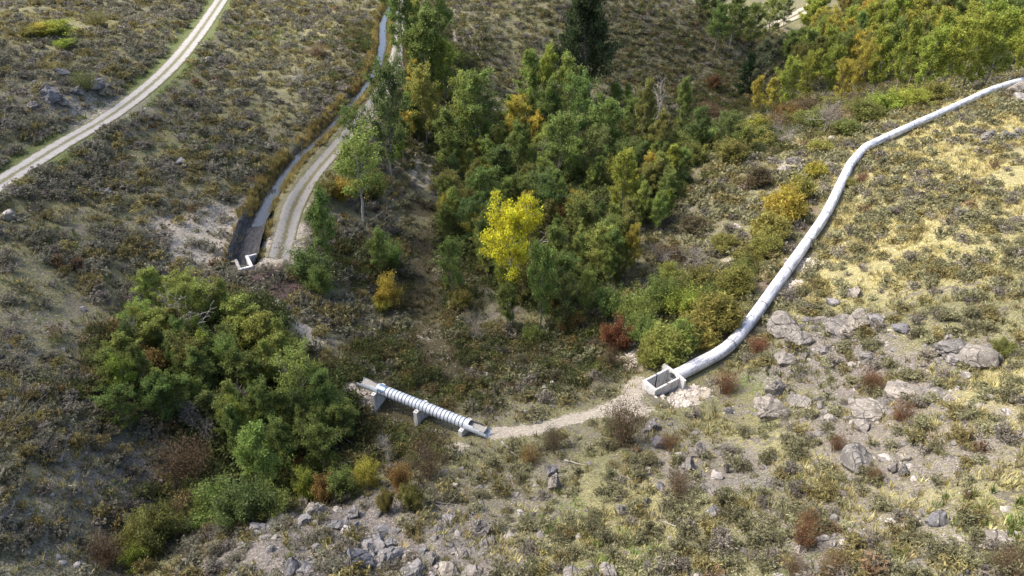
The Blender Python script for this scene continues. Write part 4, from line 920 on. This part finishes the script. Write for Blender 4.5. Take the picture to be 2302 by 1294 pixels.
# reddish brush pile below the canal headwall
rr = np.random.default_rng(77); mb = MB(); c0 = np.array(pos(612, 645)); c0[2] = 0; 
bw = (pos(675, 650)[0]-pos(545, 650)[0])/2
for k in range(1100):
    a = rr.random()*6.283; q = math.sqrt(rr.random()); x = c0[0]+math.cos(a)*q*bw*1.2*(.7+.5*rr.random()); y = c0[1]+math.sin(a)*q*bw*.8*(.6+.6*rr.random())-.012*(x-c0[0])*20
    z = float(H(x, y))+.35*(1-q*q)*rr.random()+.05; d = rr.normal(size=3)*np.array([1, 1, .25]); d /= np.linalg.norm(d); l = .2+.9*rr.random()**2; d = d if k % 3 else np.array([.8, .3*rr.normal(), .25])
    mb.tube([np.array([x, y, z])-d*l, np.array([x, y, z])+rr.normal(size=3)*.05, np.array([x, y, z])+d*l], [.02, .017, .008], 3)
V, F = mb.arrays(); o = ob('brush_pile', mk('brush_pile', V-c0, F, M_redtwig, True), None, tuple(c0)); tag(o, 'reddish brown heap of cut twigs just below the canal headwall', 'brush pile')

# ------------------------------------------------------------------ rocks
def rock_bm(seed, sub=4, cuts=11, amp=.10, flat=1.0):
    r = np.random.default_rng(seed); bm = bmesh.new(); bmesh.ops.create_icosphere(bm, subdivisions=sub, radius=1)
    V = np.array([v.co for v in bm.verts]); F = np.array([[v.index for v in f.verts] for f in bm.faces]); bm.free()
    for k in range(cuts):
        n_ = r.normal(size=3); n_ /= np.linalg.norm(n_); d0 = .42+.38*r.random(); d = V@n_; m = d > d0; V[m] -= ((d[m]-d0)*.97)[:, None]*n_
    f = (vn(V[:, 0]*2+V[:, 2]*1.3+9, V[:, 1]*2-V[:, 2]*.9+seed, seed)-.5)*amp*2+(vn(V[:, 0]*6+V[:, 2]*4, V[:, 1]*6+V[:, 2]*5, seed+1)-.5)*amp*.8
    V = V*(1+f)[:, None]
    if sub >= 4:
        for k in range(3):      # joint cracks cut into the block
            n_ = r.normal(size=3); n_ /= np.linalg.norm(n_); o_ = r.uniform(-.35, .35); dd = np.abs(V@n_-o_+(vn(V[:, 0]*3+k, V[:, 1]*3+V[:, 2]*2, seed+k)-.5)*.25)
            V = V*(1-.13*np.exp(-(dd/.045)**2))[:, None]
    V = V/np.abs(V).max(0)*.95
    return V, F
ROCKS = [mk('boulder', *rock_bm(500+k, amp=.13+.04*(k % 3), cuts=15), M_rock if k % 2 == 0 else M_darkrock) for k in range(8)]
ROCKD = [mk('boulder', *rock_bm(520+k, amp=.1, cuts=14), M_darkrock) for k in range(4)]
ROCKP = [mk('boulder', *rock_bm(540+k, sub=3, amp=.1), M_stone) for k in range(4)]
def boulder(px, py, wpx, hpx, lab, me, group=None, rot=None, tilt=0, dpt=None, sink=.25, name='boulder'):
    B = pos(px, py+hpx*.25); dep = topix(*B)[2]; w = wpx*dep/FPX/2; hh = hpx*dep/FPX/2; k_ = .8 if wpx < 22 else 1.0; w *= k_; hh *= k_; r = np.random.default_rng(int(px*3+py))
    o = ob(name, me, None, (B[0], B[1], B[2]+hh*(.62-sink)), (r.normal()*.12, tilt, rot if rot is not None else r.random()*6.28), (w*1.3, (dpt or w)*1.2, hh*1.3))
    if rot is None: o.scale = (w*1.35, w*1.25, hh*1.35)
    tag(o, lab, 'boulder', group); return o
BL = [
 (2192,803,78,72,'largest rounded pinkish boulder, right half of the split outcrop on the right hill',0),(2140,785,75,44,'cracked flat boulder, left half of the split outcrop',2),(2150,812,40,30,'narrow dark slabs wedged between the split outcrop halves',5),
 (1948,930,85,32,'long flat light boulder lying on smaller ones on the right slope',4),(1935,960,40,26,'grey block propping the long flat boulder',2),(1975,918,50,20,'slab behind the long flat boulder',6),
 (1915,1030,85,62,'pale flat slab with grainy face in the lower right slope',0),(1918,660,30,32,'upright pointed block above the pipe-side outcrop',2),(1870,678,26,20,'small block left of the upright pointed one',3),
 (1765,730,70,50,'broad low outcrop nearest the pipe',0),(1838,720,36,30,'squarish boulder in the middle of the pipe-side outcrop',6),(1890,735,75,34,'long rounded boulder in the middle outcrop',4),(1932,722,45,50,'tall rounded boulder at the right of the middle outcrop',0),(1800,765,48,44,'tilted ribbed boulder below the broad outcrop',2),(1970,720,40,28,'dark boulder right of the tall rounded one',5),(2025,738,34,20,'small dark boulder at the right tip of the outcrop',1),(1905,745,36,20,'low block in front of the long rounded boulder',6),
 (1765,810,44,34,'grey boulder below the ribbed one',2),(1850,790,30,24,'jagged grey boulder right of the ribbed one',6),(1945,805,40,22,'flat reddish grey boulder in the grass',4),
 (1730,920,65,56,'wide dark slab left of the meadow on the right slope',2),(1742,870,40,50,'upright grey slab above the wide dark one',6),(1800,903,50,18,'thin pale slab above the small meadow',4),(2025,885,80,44,'large dusty flat boulder right of the rusty bush',0),(2105,890,50,24,'low boulder left below the split outcrop',6),(2225,893,20,18,'stone at the foot of the split outcrop',2),(2130,897,26,16,'little stone beside the low boulder',0),
 (1640,924,24,18,'dark rounded stone right of the box scree',1),(1573,1012,34,44,'furrowed tilted boulder on the near slope',2),(1545,1045,30,50,'long leaning slab below the furrowed boulder',6),(1630,1050,18,55,'narrow buried rib of rock',4),
 (2005,1055,22,32,'left stone of the upright trio',0),(2027,1062,22,34,'right stone of the upright trio',4),(2012,1035,18,14,'round cap stone of the upright trio',6),(2035,1030,22,22,'stone behind the upright trio',2),(1990,1080,20,18,'stone below the upright trio',0),
 (2100,1165,42,44,'dark rounded boulder at the lower right',1),(2060,1165,16,18,'small pale stone left of the dark rounded one',0),(1920,1205,36,36,'smooth grey boulder at the lower right centre',2),(1850,1215,40,36,'rough boulder left of the smooth grey one',6),(1900,1240,34,30,'low boulder under the smooth grey one',4),(1795,1235,28,30,'boulder at the foot of the rust-red bush',0),(2120,1230,54,40,'cracked boulder at the bottom right',2),(2250,1222,60,26,'flat boulder at the right bottom',4),(1810,1280,36,36,'pale boulder at the bottom edge',6),(1830,1100,20,20,'small boulder in the lower slope',0),(1756,1100,18,22,'little upright stone on the lower slope',2),(1603,1100,24,36,'upright stone left of the bright grass',6),(1605,1150,28,26,'dark boulder under the upright stone',5),(1820,1022,10,16,'tiny slab left of the pale flat slab',4),
 (1470,960,38,26,'dark rounded boulder beside the berm',1),(1483,997,38,30,'angular dark block above the tilted slab',5),(1480,1095,22,20,'dark stone in the middle slope',1),(1455,1125,20,24,'pale rough stone in the middle slope',0),(1395,1145,24,30,'grey stone standing in the middle of the near slope',2),
 (1238,1058,26,38,'dark upright stone on the near slope',5),(1250,1085,30,50,'reddish smooth slab beside the dark upright stone',0),(1245,1050,20,16,'dark cap stone on the near slope',1),(1085,1185,38,50,'big smooth reddish boulder at the lower centre',0),(1088,1225,24,20,'small boulder under the big smooth reddish one',2),(1015,1165,36,18,'flat dark slab upper lower-centre',1),(1065,1155,16,14,'round dark stone below the white pale stone',5),(1024,1090,18,12,'white pale stone on the near slope',8),
 (805,1260,62,72,'biggest cracked dark boulder in the bottom rock pile',1),(845,1225,60,46,'overlapping dark slab of the bottom rock pile',5),(870,1255,56,46,'rounded dark boulder right of the biggest',7),(835,1240,30,50,'tilted dark slab wedged in the bottom rock pile',3),(880,1225,40,34,'upper right stone of the bottom rock pile',1),(965,1258,38,24,'separate oval boulder right of the bottom rock pile',2),(955,1240,24,22,'dark stone above the oval boulder',1),(1020,1240,20,22,'dark stone right of the oval boulder',5),(1040,1240,32,30,'speckled boulder right of the oval one',6),(1010,1285,44,34,'bottom edge boulder right of the rock pile',2),(1065,1290,40,22,'bottom edge reddish boulder',0),(925,1285,50,26,'bottom edge dark boulder',3),(1360,1285,44,34,'reddish boulder at the bottom edge right of centre',0),(1280,1290,36,18,'small reddish boulder at the bottom edge',4),
 (703,1147,42,34,'lichened round boulder on the gully rim',2),(690,1168,40,28,'boulder under the lichened round one',1),(590,1190,50,26,'long dark slab on the gully rim',7),(625,1168,34,20,'reddish stone above the long dark slab',4),(565,1190,22,20,'small stone at the left of the rim',1),(797,1150,30,46,'upright slab group on the rim near the orange bush',5),(778,1170,24,26,'block left of the upright slab',1),(800,1185,28,26,'block under the upright slab',7),(755,1180,34,20,'low stones left of the upright slab',3),(860,1195,34,20,'grey slab right of the upright one',1),(595,1210,24,14,'flat little stone below the long dark slab',2),(535,1178,18,16,'small stone at the far left of the gully rim',1),
 (655,1270,40,44,'dark boulder at the bottom left of centre',1),(690,1280,40,28,'low dark boulder at the bottom edge left of the rock pile',5),(670,1255,24,24,'small round dark boulder above the bottom edge pair',7),(715,1235,20,16,'dark pebble-like boulder above the bottom pair',3),(770,1245,18,30,'lone dark slab left of the bottom pile',1),
 (18,486,28,28,'pale pink block alone at the left edge',8),(190,697,14,14,'white round stone on the left slope',8),(50,525,12,14,'small grey stone below the pale pink block',2),
 (120,215,34,50,'dark face of the rock outcrop left of the road',5),(140,165,30,22,'upper stone of the outcrop left of the road',1),(180,205,30,22,'right stone of the outcrop left of the road',7),(210,190,40,24,'low dark rocks right of the outcrop',3),(145,230,22,18,'reddish low stone under the outcrop',0),(80,240,24,20,'stone at the left of the outcrop',2),
 (350,365,18,14,'grey stone on the slope between road and canal',8),(405,362,24,14,'dark stone on the slope between road and canal',1),(245,430,26,22,'dark stone with hollow on the left slope',1),(465,135,22,12,'reddish flat stone by the road curve',0),(495,130,14,12,'small stone by the road curve',4),(512,104,10,9,'white stone near the road top',8),(300,350,12,9,'pale stone below the road',8),
 (2225,305,36,32,'jagged boulder of the upper right outcrop',6),(2270,305,40,24,'dark boulder of the upper right outcrop',5),(2210,322,24,16,'low stone of the upper right outcrop',2),(2290,300,30,24,'right-hand stone of the upper right outcrop',1),(2290,200,40,32,'pinkish outcrop hiding the far end of the pipe',0),(2295,222,40,22,'pale foot of the outcrop at the far pipe end',8),
 (1780,360,30,24,'pale rock cluster top left of the upper elbow',6),(1765,385,28,24,'grey boulder of the pale cluster',2),(1798,378,20,24,'folded pale rock of the cluster',0),(1775,408,20,14,'low pale rock of the cluster',8),(1935,285,30,16,'rock by the bench above the pipe',6),(1960,280,24,14,'second rock by the bench above the pipe',8),(1870,310,16,10,'little pale rock on the bench',8),(1850,320,14,10,'small light rock on the bench edge',8),(1655,508,20,12,'pale stone in the brush slope',8),
 (1093,842,10,9,'tan stone on the flat',8),(1100,850,10,9,'lower tan stone on the flat',8),(1110,845,11,9,'right tan stone on the flat',8),(1178,843,12,12,'pale block on the berm slope',8),(1240,830,12,10,'white stone upslope of the berm',8),(1205,820,14,8,'flat white stone upslope of the berm',8),(1225,815,10,10,'upright white stone upslope of the berm',8),(1103,757,12,12,'tan stone at the grove foot',8),(1240,860,14,14,'white stone group on the berm slope',8),(1225,870,14,10,'lower white stone on the berm slope',8),(1182,925,10,10,'stone near the berm top',8),(1240,915,14,12,'stone on the berm flank',2),(1490,830,14,10,'stone by the box corner',8),
]
rocks_xy = []
for px, py, w, h, lab, k in BL:
    me = ROCKP[int(px) % 4] if k == 8 else ROCKS[k]
    boulder(px, py, w, h, lab, me); p = pos(px, py); rocks_xy.append((p[0], p[1], w*.5/FPX*topix(*p)[2]))
rocks_xy = np.array(rocks_xy)

# ------------------------------------------------------------------ scattering of small stuff
def blocked(x, y, m=0.0, strip=True):
    b = np.zeros(len(x), bool)
    b |= dpoly(x, y, road_c)[0] < 2.2+m; b |= dpoly(x, y, lane_c)[0] < 1.7+m; b |= dpoly(x, y, canal)[0] < 1.7+m
    b |= dpoly(x, y, np.array(longpipe))[0] < .8+m; b |= dpoly(x, y, np.array([shortA, shortB]))[0] < .9+m
    b |= dpoly(x, y, berm_c)[0] < .9+m; b |= dpoly(x, y, far_c)[0] < 2.2+m
    b |= (np.abs(x-(pA[0]-dirp[0]*1.5)) < 1.7) & (np.abs(y-(pA[1]-dirp[1]*1.5)) < 1.7)
    hm = np.array([(e0[0]+e1[0])/2, (e0[1]+e1[1])/2]); b |= np.hypot(x-hm[0], y-hm[1]-1) < 2.2
    if strip: b |= dpoly(x, y, STRIP)[0] < 1.25+m
    return b
STRIP = smooth_poly([pos(*p_)[:2] for p_ in [(948,440),(946,520),(950,610),(958,700),(972,780),(1010,830)]], 3)
def attr_at(a, x, y):
    i = np.clip(np.searchsorted(gx, x)-1, 0, len(gx)-2); j = np.clip(np.searchsorted(gy, y)-1, 0, len(gy)-2); return a.reshape(GX.shape)[j, i]
def samples(n_, seed, dmin=20, dmax=230, pw=1.0):
    """points inside the view, denser near the camera, on the real ground"""
    r = np.random.default_rng(seed); y = r.uniform(8, 200, n_*3); 
    x = r.uniform(-.95, 1.0, n_*3)*(y+18)*.95
    keep = r.random(n_*3) < ((y+18)/218)**(1-pw)*1.0 if pw != 1 else np.ones(n_*3, bool)
    x, y = x[keep], y[keep]; z = H(x, y); px, py, d = topix(x, y, z)
    ok = (px > -150) & (px < 2450) & (py > -60) & (py < 1400); x, y, z, px, py, d = [v[ok][:n_] for v in (x, y, z, px, py, d)]
    return x, y, z, px, py, d, r
def inst_mesh(name, protos, x, y, z, s, sz, rz, tint, matr, which=None, mats=None):
    Vs = []; Fs = {3: [], 4: []}; Ts = []; off = 0; which = which if which is not None else np.arange(len(x)) % len(protos)
    for k, (V, F) in enumerate(protos):
        m = which == k; nn_ = m.sum()
        if not nn_: continue
        c, sn = np.cos(rz[m])[:, None], np.sin(rz[m])[:, None]
        VX = (V[None, :, 0]*c-V[None, :, 1]*sn)*s[m][:, None]+x[m][:, None]; VY = (V[None, :, 0]*sn+V[None, :, 1]*c)*s[m][:, None]+y[m][:, None]; VZ = V[None, :, 2]*sz[m][:, None]+z[m][:, None]
        Vs.append(np.stack([VX, VY, VZ], -1).reshape(-1, 3)); Ts.append(np.repeat(tint[m], len(V), 0))
        Fs[F.shape[1]].append((F[None]+(np.arange(nn_)*len(V))[:, None, None]+off).reshape(-1, F.shape[1])); off += nn_*len(V)
    return mk(name, np.concatenate(Vs), [np.concatenate(f) for f in Fs.values() if f], matr, False, dict(tint=np.concatenate(Ts)))

# sagebrush
x, y, z, px, py, d, r = samples(80000, 11, pw=.6)
lit = attr_at(litter, x, y); gv_ = attr_at(grove, x, y); dr_ = attr_at(dry, x, y); dt_ = attr_at(dirt, x, y)
rk = np.zeros(len(x), bool)
for bx, by, br_ in rocks_xy: rk |= np.hypot(x-bx, y-by+.3) < br_*1.15+.15
dens = np.where(rk, 0, .8); dens *= np.where(dt_ > .4, .12, 1); dens *= np.where(lit > .6, .35, 1)*(1-.75*gv_)
cl = fbm(x/4.0, y/4.0, 60, 3); dens *= (sstep(.40, .56, cl)*.9+.22)*(.45+.9*sstep(.38, .58, fbm(x/13+3, y/13, 71, 3)))*np.where(x > 13, .8, 1)*np.where((y < 34) & (x > -12), .62, 1)
keep = (r.random(len(x)) < dens) & ~blocked(x, y, .2)
x, y, z, px, py, d = [v[keep] for v in (x, y, z, px, py, d)]
# thin by spacing on a hash grid
size = (.36+.72*r.random(len(x))**1.5)*(1+.28*sstep(34, 50, y))
cell = {}; kk = []
order = np.argsort(-size)
for i in order:
    g_ = .64+.22*(y[i] > 42)+.006*max(0, d[i]-60); key = (int(x[i]/g_), int(y[i]/g_))
    if any((key[0]+a, key[1]+b) in cell for a, b in ((0,0),)): continue
    cell[key] = 1; kk.append(i)
kk = np.array(kk); x, y, z, px, py, d, size = [v[kk] for v in (x, y, z, px, py, d, size)]
inside = (px > 5) & (px < 2297) & (py > 5) & (py < 1289)
app = np.where(inside, size/d, 0)
rank = np.argsort(-app); big = rank[:300]; rest = rank[300:]
def sage_color(i, n_):
    k = vn(x[i]/7, y[i]/7, 90); rr_ = r.random(n_)
    c = np.array([[.205,.198,.115]])*np.ones((n_, 1)); left = (px[i] < 900)
    c = np.where(left[:, None], np.array([[.195,.185,.135]]), c); c = np.where((rr_ < .22)[:, None], np.array([[.22,.19,.085]]), c)
    c = np.where((rr_ > .84)[:, None], np.array([[.20,.18,.15]]), c); c = np.where(((rr_ > .5) & (rr_ < .515))[:, None], np.array([[.18,.125,.075]]), c)
    return c*(.8+.45*r.random(n_))[:, None], rr_
cb, rb_ = sage_color(big, 300)
for q, i in enumerate(big):
    zone_ = 'left slope below the road' if px[i] < 500 and py[i] < 1000 else ('dark slope left of the gully' if px[i] < 450 else ('rocky foreground slope' if py[i] > 1000 else ('sunny hillside right of the pipe' if px[i] > 1550 else 'flat around the gully head')))
    kd = ['grey-green','olive-tinged','brownish grey','rusty'][0 if .22 <= rb_[q] <= .5 or .515 <= rb_[q] <= .84 else (1 if rb_[q] < .22 else (2 if rb_[q] > .84 else 3))]
    o = ob('sagebrush', SAGE[q % 5], None, (x[i], y[i], z[i]-.02), (0, 0, r.random()*6.28), (size[i], size[i], size[i]*(.85+.3*r.random())), tuple(cb[q]))
    tag(o, '%s low sagebrush on the %s' % (kd, zone_), 'sagebrush', '%s sagebrush on the %s' % (kd, zone_))
protos = []
for k in range(4):
    Vt, Ft, V, F = sage_arrays(330+k, nleaf=[260,260,150,150][k], leaf=[.07,.07,.10,.10][k]); protos.append((V, F))
cr_, _ = sage_color(rest, len(rest))
wh_ = np.where(d[rest] > 75, 2, 0)+(np.arange(len(rest)) % 2)
me = inst_mesh('sagebrush_cover', protos, x[rest], y[rest], z[rest], size[rest]*1.05, size[rest]*(.8+.4*r.random(len(rest))), r.random(len(rest))*6.28, cr_, M_stuffleaf, wh_)
tag(ob('sagebrush_cover', me), 'low grey-green sagebrush covering all the slopes', 'sagebrush', kind='stuff')
print('sage', len(rest))

# grass tufts
def tuft(seed, nb, h, sp, w):
    r = np.random.default_rng(seed); V = []; F = []
    for i in range(nb):
        a = r.random()*6.283; q = r.random()*sp; b = np.array([math.cos(a)*q*.5, math.sin(a)*q*.5, -.02]); t = np.array([math.cos(a)*q*1.6, math.sin(a)*q*1.6, h*(.6+.5*r.random())]); s_ = np.array([-math.sin(a), math.cos(a), 0])*w
        V += [b-s_, b+s_, t]; F.append((3*i, 3*i+1, 3*i+2))
    return np.array(V), np.array(F)
tp = [tuft(700+k, 12, .26, .20, .022) for k in range(4)]
x, y, z, px, py, d, r = samples(190000, 12, pw=.45)
dr_ = attr_at(dry, x, y); gr_ = attr_at(green, x, y); dt_ = attr_at(dirt, x, y); lt_ = attr_at(litter, x, y)
ns_ = fbm(x/2.2, y/2.2, 77, 3)
keep = (r.random(len(x)) < (.5+.5*dr_+.4*gr_)*sstep(.34, .6, ns_)*(1-.85*dt_)) & ~blocked(x, y, .05, False)
x, y, z, d, dr_, gr_, lt_, px = [v[keep] for v in (x, y, z, d, dr_, gr_, lt_, px)]; n_ = len(x)
c = np.array([[.17,.165,.08]])*np.ones((n_, 1)); c = c*(1-dr_[:, None])+np.array([[.48,.42,.20]])*dr_[:, None]; c = np.where(((gr_ > .3) & (r.random(n_) < gr_))[:, None], np.array([[.12,.17,.045]]), c)
c = np.where((r.random(n_) < .25*(1-dr_))[:, None], np.array([[.30,.245,.12]]), c); c = c*(1-.5*lt_[:, None])
c *= (.55+.85*r.random(n_))[:, None]
s = (.6+.9*r.random(n_))*(1+.006*d)
me = inst_mesh('grass', tp, x, y, z, s, s*(.6+.6*r.random(n_)), r.random(n_)*6.28, c, M_stuffleaf)
tag(ob('grass', me), 'dry bunch grass growing between the sagebrush', 'grass', kind='stuff'); print('tufts', n_)

# tall golden grass on the canal banks and by the track
tg = [tuft(720+k, 26, .62, .30, .020) for k in range(4)]
def along(pl, n_, off0, off1, seed, side=0):
    r = np.random.default_rng(seed); pl = np.asarray(pl)[:, :2]; sg = np.hypot(*(pl[1:]-pl[:-1]).T); cu = np.concatenate([[0], np.cumsum(sg)]); s = r.random(n_)*cu[-1]
    cx = np.interp(s, cu, pl[:, 0]); cy = np.interp(s, cu, pl[:, 1]); tx = np.interp(s+.3, cu, pl[:, 0])-np.interp(s-.3, cu, pl[:, 0]); ty = np.interp(s+.3, cu, pl[:, 1])-np.interp(s-.3, cu, pl[:, 1]); L = np.hypot(tx, ty)+1e-9
    sd_ = np.where(r.random(n_) < .5, 1, -1) if side == 0 else side*np.ones(n_); o = (off0+(off1-off0)*r.random(n_))*sd_
    return cx-ty/L*o, cy+tx/L*o, s, r
x, y, s_, r = along(canal, 7500, .72, 2.0, 31)
kk = r.random(len(x)) < sstep(.2, .5, fbm(x/2.5, y/2.5, 41, 2))*1.1*np.where(s_ > s_.max()-9, .45, 1); x, y = x[kk], y[kk]
kk = dpoly(x, y, lane_c)[0] > 1.3; x, y = x[kk], y[kk]; n_ = len(x); z = H(x, y)
c = np.array([[.37,.29,.115]])*(.7+.6*r.random(n_))[:, None]; gmix = vn(x/4, y/4, 3)[:, None]; c = c*(.55+.45*gmix)+np.array([[.13,.14,.04]])*.45*(1-gmix)
s = .7+.6*r.random(n_)
me = inst_mesh('bank_grass', tg, x, y, z, s, s*(.8+.5*r.random(n_)), r.random(n_)*6.28, c, M_stuffleaf)
tag(ob('bank_grass', me), 'tall golden grass lining both canal banks', 'grass', kind='stuff')
# road verge and undergrowth (dark green-brown low plants in the wooded bottoms)
x, y, z, px, py, d, r = samples(110000, 15, pw=.6)
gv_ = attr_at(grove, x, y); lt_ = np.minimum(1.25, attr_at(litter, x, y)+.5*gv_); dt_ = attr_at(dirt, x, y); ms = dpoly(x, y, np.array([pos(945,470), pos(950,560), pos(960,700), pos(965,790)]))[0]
keep = (r.random(len(x)) < lt_*.75*(1-dt_)*sstep(.3, .55, fbm(x/3, y/3, 51, 3))*sstep(1.3, 2.0, ms)) & ~blocked(x, y, .1)
x, y, z, d, gv_ = [v[keep] for v in (x, y, z, d, gv_)]; n_ = len(x)
up = [sage_arrays(740+k, nleaf=170, leaf=.052)[2:] for k in range(3)]
pal = np.array([[.10,.115,.045],[.08,.09,.038],[.15,.12,.06],[.13,.145,.045],[.20,.15,.055],[.12,.11,.075]]); c = pal[r.choice(6, n_, p=[.3,.25,.15,.15,.05,.1])]*(.7+.5*r.random(n_))[:, None]
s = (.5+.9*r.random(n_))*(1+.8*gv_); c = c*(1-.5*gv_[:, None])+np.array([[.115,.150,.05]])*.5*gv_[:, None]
me = inst_mesh('undergrowth', up, x, y, z, s, s*(.8+.6*r.random(n_)), r.random(n_)*6.28, c, M_stuffleaf)
tag(ob('undergrowth', me), 'dark mixed undergrowth on the floor of the wooded gully', 'undergrowth', kind='stuff'); print('under', n_)

# rubble: loose small stones
def peb(seed):
    V, F = rock_bm(seed, sub=2, cuts=7, amp=.12); return V, F

pb_ = [peb(800+k) for k in range(5)]
x, y, z, px, py, d, r = samples(60000, 13, pw=.35)
st_ = attr_at(stony, x, y); dt_ = attr_at(dirt, x, y); near = sstep(1000, 1150, py)
keep = (r.random(len(x)) < (.03+.45*st_+.25*dt_+.10*near+.08*(px > 1700)*(py > 700))) & ~blocked(x, y, -.3)
x, y, z, px, d, st_, dt_ = [v[keep] for v in (x, y, z, px, d, st_, dt_)]; n0_ = len(x)
bigr = rocks_xy[rocks_xy[:, 2] > .3]; ex = []
for bx, by, br_ in bigr:
    for k in range(9): a_ = r.random()*6.283; q_ = br_*(.8+.7*r.random()); ex.append((bx+math.cos(a_)*q_*1.3, by+math.sin(a_)*q_, br_*(.14+.32*r.random()**1.5)))
ex = np.array(ex); x = np.concatenate([x, ex[:, 0]]); y = np.concatenate([y, ex[:, 1]]); z = np.concatenate([z, H(ex[:, 0], ex[:, 1])]); st_ = np.concatenate([st_, np.zeros(len(ex))]); n_ = len(x)
s = .05+.20*r.random(n_)**3.0*(1+st_); big_ = (r.random(n_) < .035*(st_ > .3)); s = np.where(big_, .2+.22*r.random(n_), s); s[n0_:] = ex[:, 2]
me = inst_mesh('rubble', pb_, x, y, z, s, s*.75, r.random(n_)*6.28, np.ones((n_, 3)), None, None)
me.materials.append(M_stone); me.materials.append(M_rock)
fi = np.zeros(len(me.polygons), np.int32); nf = len(pb_[0][1]); pick = (r.random(len(fi)//nf) < .75).astype(np.int32); fi[:len(pick)*nf] = np.repeat(pick, nf); me.polygons.foreach_set('material_index', fi)
tag(ob('rubble', me), 'loose grey and pale stones strewn over the slopes', 'stones', kind='stuff'); print('rubble', n_)
# pale scree heaps at the box and berm
def scree(pts, n_, lab, seed, smax=.22):
    r = np.random.default_rng(seed); X_ = []; Y_ = []
    for q, (px, py, rad) in enumerate(pts):
        c = pos(px, py); m = n_//len(pts); X_.append(c[0]+r.normal(size=m)*rad*.5); Y_.append(c[1]+r.normal(size=m)*rad*.5)
    x = np.concatenate(X_); y = np.concatenate(Y_); z = H(x, y); s = .05+smax*r.random(len(x))**2.5
    me = inst_mesh('scree', pb_, x, y, z+.02, s, s*.75, r.random(len(x))*6.28, np.ones((len(x), 3)), M_stone); tag(ob('scree', me), lab, 'scree', kind='stuff')
scree([(1545,885,.9),(1525,905,1.0),(1560,880,.7),(1530,890,.6)], 520, 'white broken stone heaped beside the concrete box', 1)
scree([(1420,800,1.2),(1430,775,1.0),(1405,820,.9)], 260, 'white broken stone below the green willow', 2, .16)
scree([(1810,590,1.3),(1775,640,1.1),(1825,600,.8)], 320, 'white broken stone on the cut beside the long pipe', 3, .25)
scree([(800,890,1.0),(780,870,1.0),(820,905,.7)], 260, 'pale stones at the left end of the short pipe', 4, .16)
scree([(450,500,2.2),(430,560,2.0),(480,480,1.6),(650,560,2.0)], 500, 'pale pebbles on the spoil patch beside the canal', 5, .10)

# ------------------------------------------------------------------ thin clouds out of view, added to shade the left, gully and spur
m_shade_cloud, nt = mat('thin_shade_cloud'); g = N(nt)
oc = g('ShaderNodeTexCoord').outputs['Object']
rad = g('ShaderNodeVectorMath', {0: g('ShaderNodeVectorMath', {0: oc, 1: (1, 1, 0)}, operation='MULTIPLY').outputs[0]}, operation='LENGTH').outputs['Value']
cn = g.noise(oc, 2.6, 4, .6)
den = g.math('MULTIPLY', g.ramp(g.math('ADD', rad, g.math('MULTIPLY', g.math('SUBTRACT', cn, .5), .7)), 1.0, .55), .36)
sh = g('ShaderNodeMixShader', {0: .5, 1: g('ShaderNodeBsdfDiffuse', {0: (.9, .9, .9, 1)}).outputs[0], 2: g('ShaderNodeBsdfTranslucent', {0: (.9, .9, .9, 1)}).outputs[0]}).outputs[0]
g.out(g('ShaderNodeMixShader', {0: den, 1: g('ShaderNodeBsdfTransparent').outputs[0], 2: sh}).outputs[0])
CLH = 420.0
for q, (cx_, cy_, ra, rb, lab) in enumerate(((-34, 52, 64, 52, 'unseen cloudlike sheet added to shade the left slope and gully'), (22, 148, 52, 44, 'second unseen cloudlike sheet added to shade the pine and the sage spur'))):
    V, F = rock_bm(900+q, sub=5, cuts=0, amp=.10); V = V/np.abs(V).max(0); V[:, 2] *= 1
    cc = Vector((cx_, cy_, 0))+SUN_DIR*(CLH/SUN_DIR.z)
    o = ob('shade_cloud', mk('shade_cloud', V, F, m_shade_cloud, True), None, cc, (0, 0, R(-12)), (ra, rb, 7)); tag(o, lab, 'shade_cloud')
# labels told apart by their neighbours
marks = [(b_[0], b_[1], b_[4]) for b_ in BL if len(b_[4].split()) <= 9]+[(b_[0], (b_[1]+b_[2])/2, '%s bush %s' % (LBL[b_[4]], b_[5])) for b_ in bl if len(b_[5].split()) <= 7]
MK = np.array([(m_[0], m_[1]) for m_ in marks]); used = set()
for o in [o for o in bpy.data.objects if o.name.startswith('sagebrush') and o.get('kind') is None]:
    a, b, _ = topix(o.location.x, o.location.y, o.location.z); dd = np.hypot(MK[:, 0]-a, MK[:, 1]-b); lead = ' '.join(o['label'].split(' low ')[0].split())
    for k in np.argsort(dd)[:10]:
        dx, dy = a-MK[k, 0], b-MK[k, 1]; where_ = ('left of' if dx < 0 else 'right of') if abs(dx) > abs(dy) else ('above' if dy < 0 else 'below')
        how = 'close' if dd[k] < 55 else ('a little' if dd[k] < 100 else 'well')
        lab = '%s sagebrush %s %s the %s' % (lead, how, where_, marks[k][2])
        if lab not in used and len(lab.split()) <= 16: used.add(lab); o['label'] = lab; break
from collections import defaultdict
byl = defaultdict(list)
for o in bpy.data.objects:
    if o.name.startswith(('cottonwood_tree', 'alder_tree', 'fill_tree')) and o.get('group'): byl[o['label']].append(o)
ordn = ['leftmost']+[w_+' from the left' for w_ in 'second third fourth fifth sixth seventh eighth ninth tenth eleventh twelfth thirteenth fourteenth fifteenth sixteenth seventeenth eighteenth nineteenth twentieth twenty-first twenty-second twenty-third twenty-fourth twenty-fifth twenty-sixth twenty-seventh twenty-eighth twenty-ninth thirtieth'.split()]
for lb, os_ in byl.items():
    if len(os_) > 1:
        os_.sort(key=lambda o: topix(*o.location)[0])
        for k, o in enumerate(os_): o['label'] = lb+', '+(ordn[k] if k < 30 else 'rightmost')
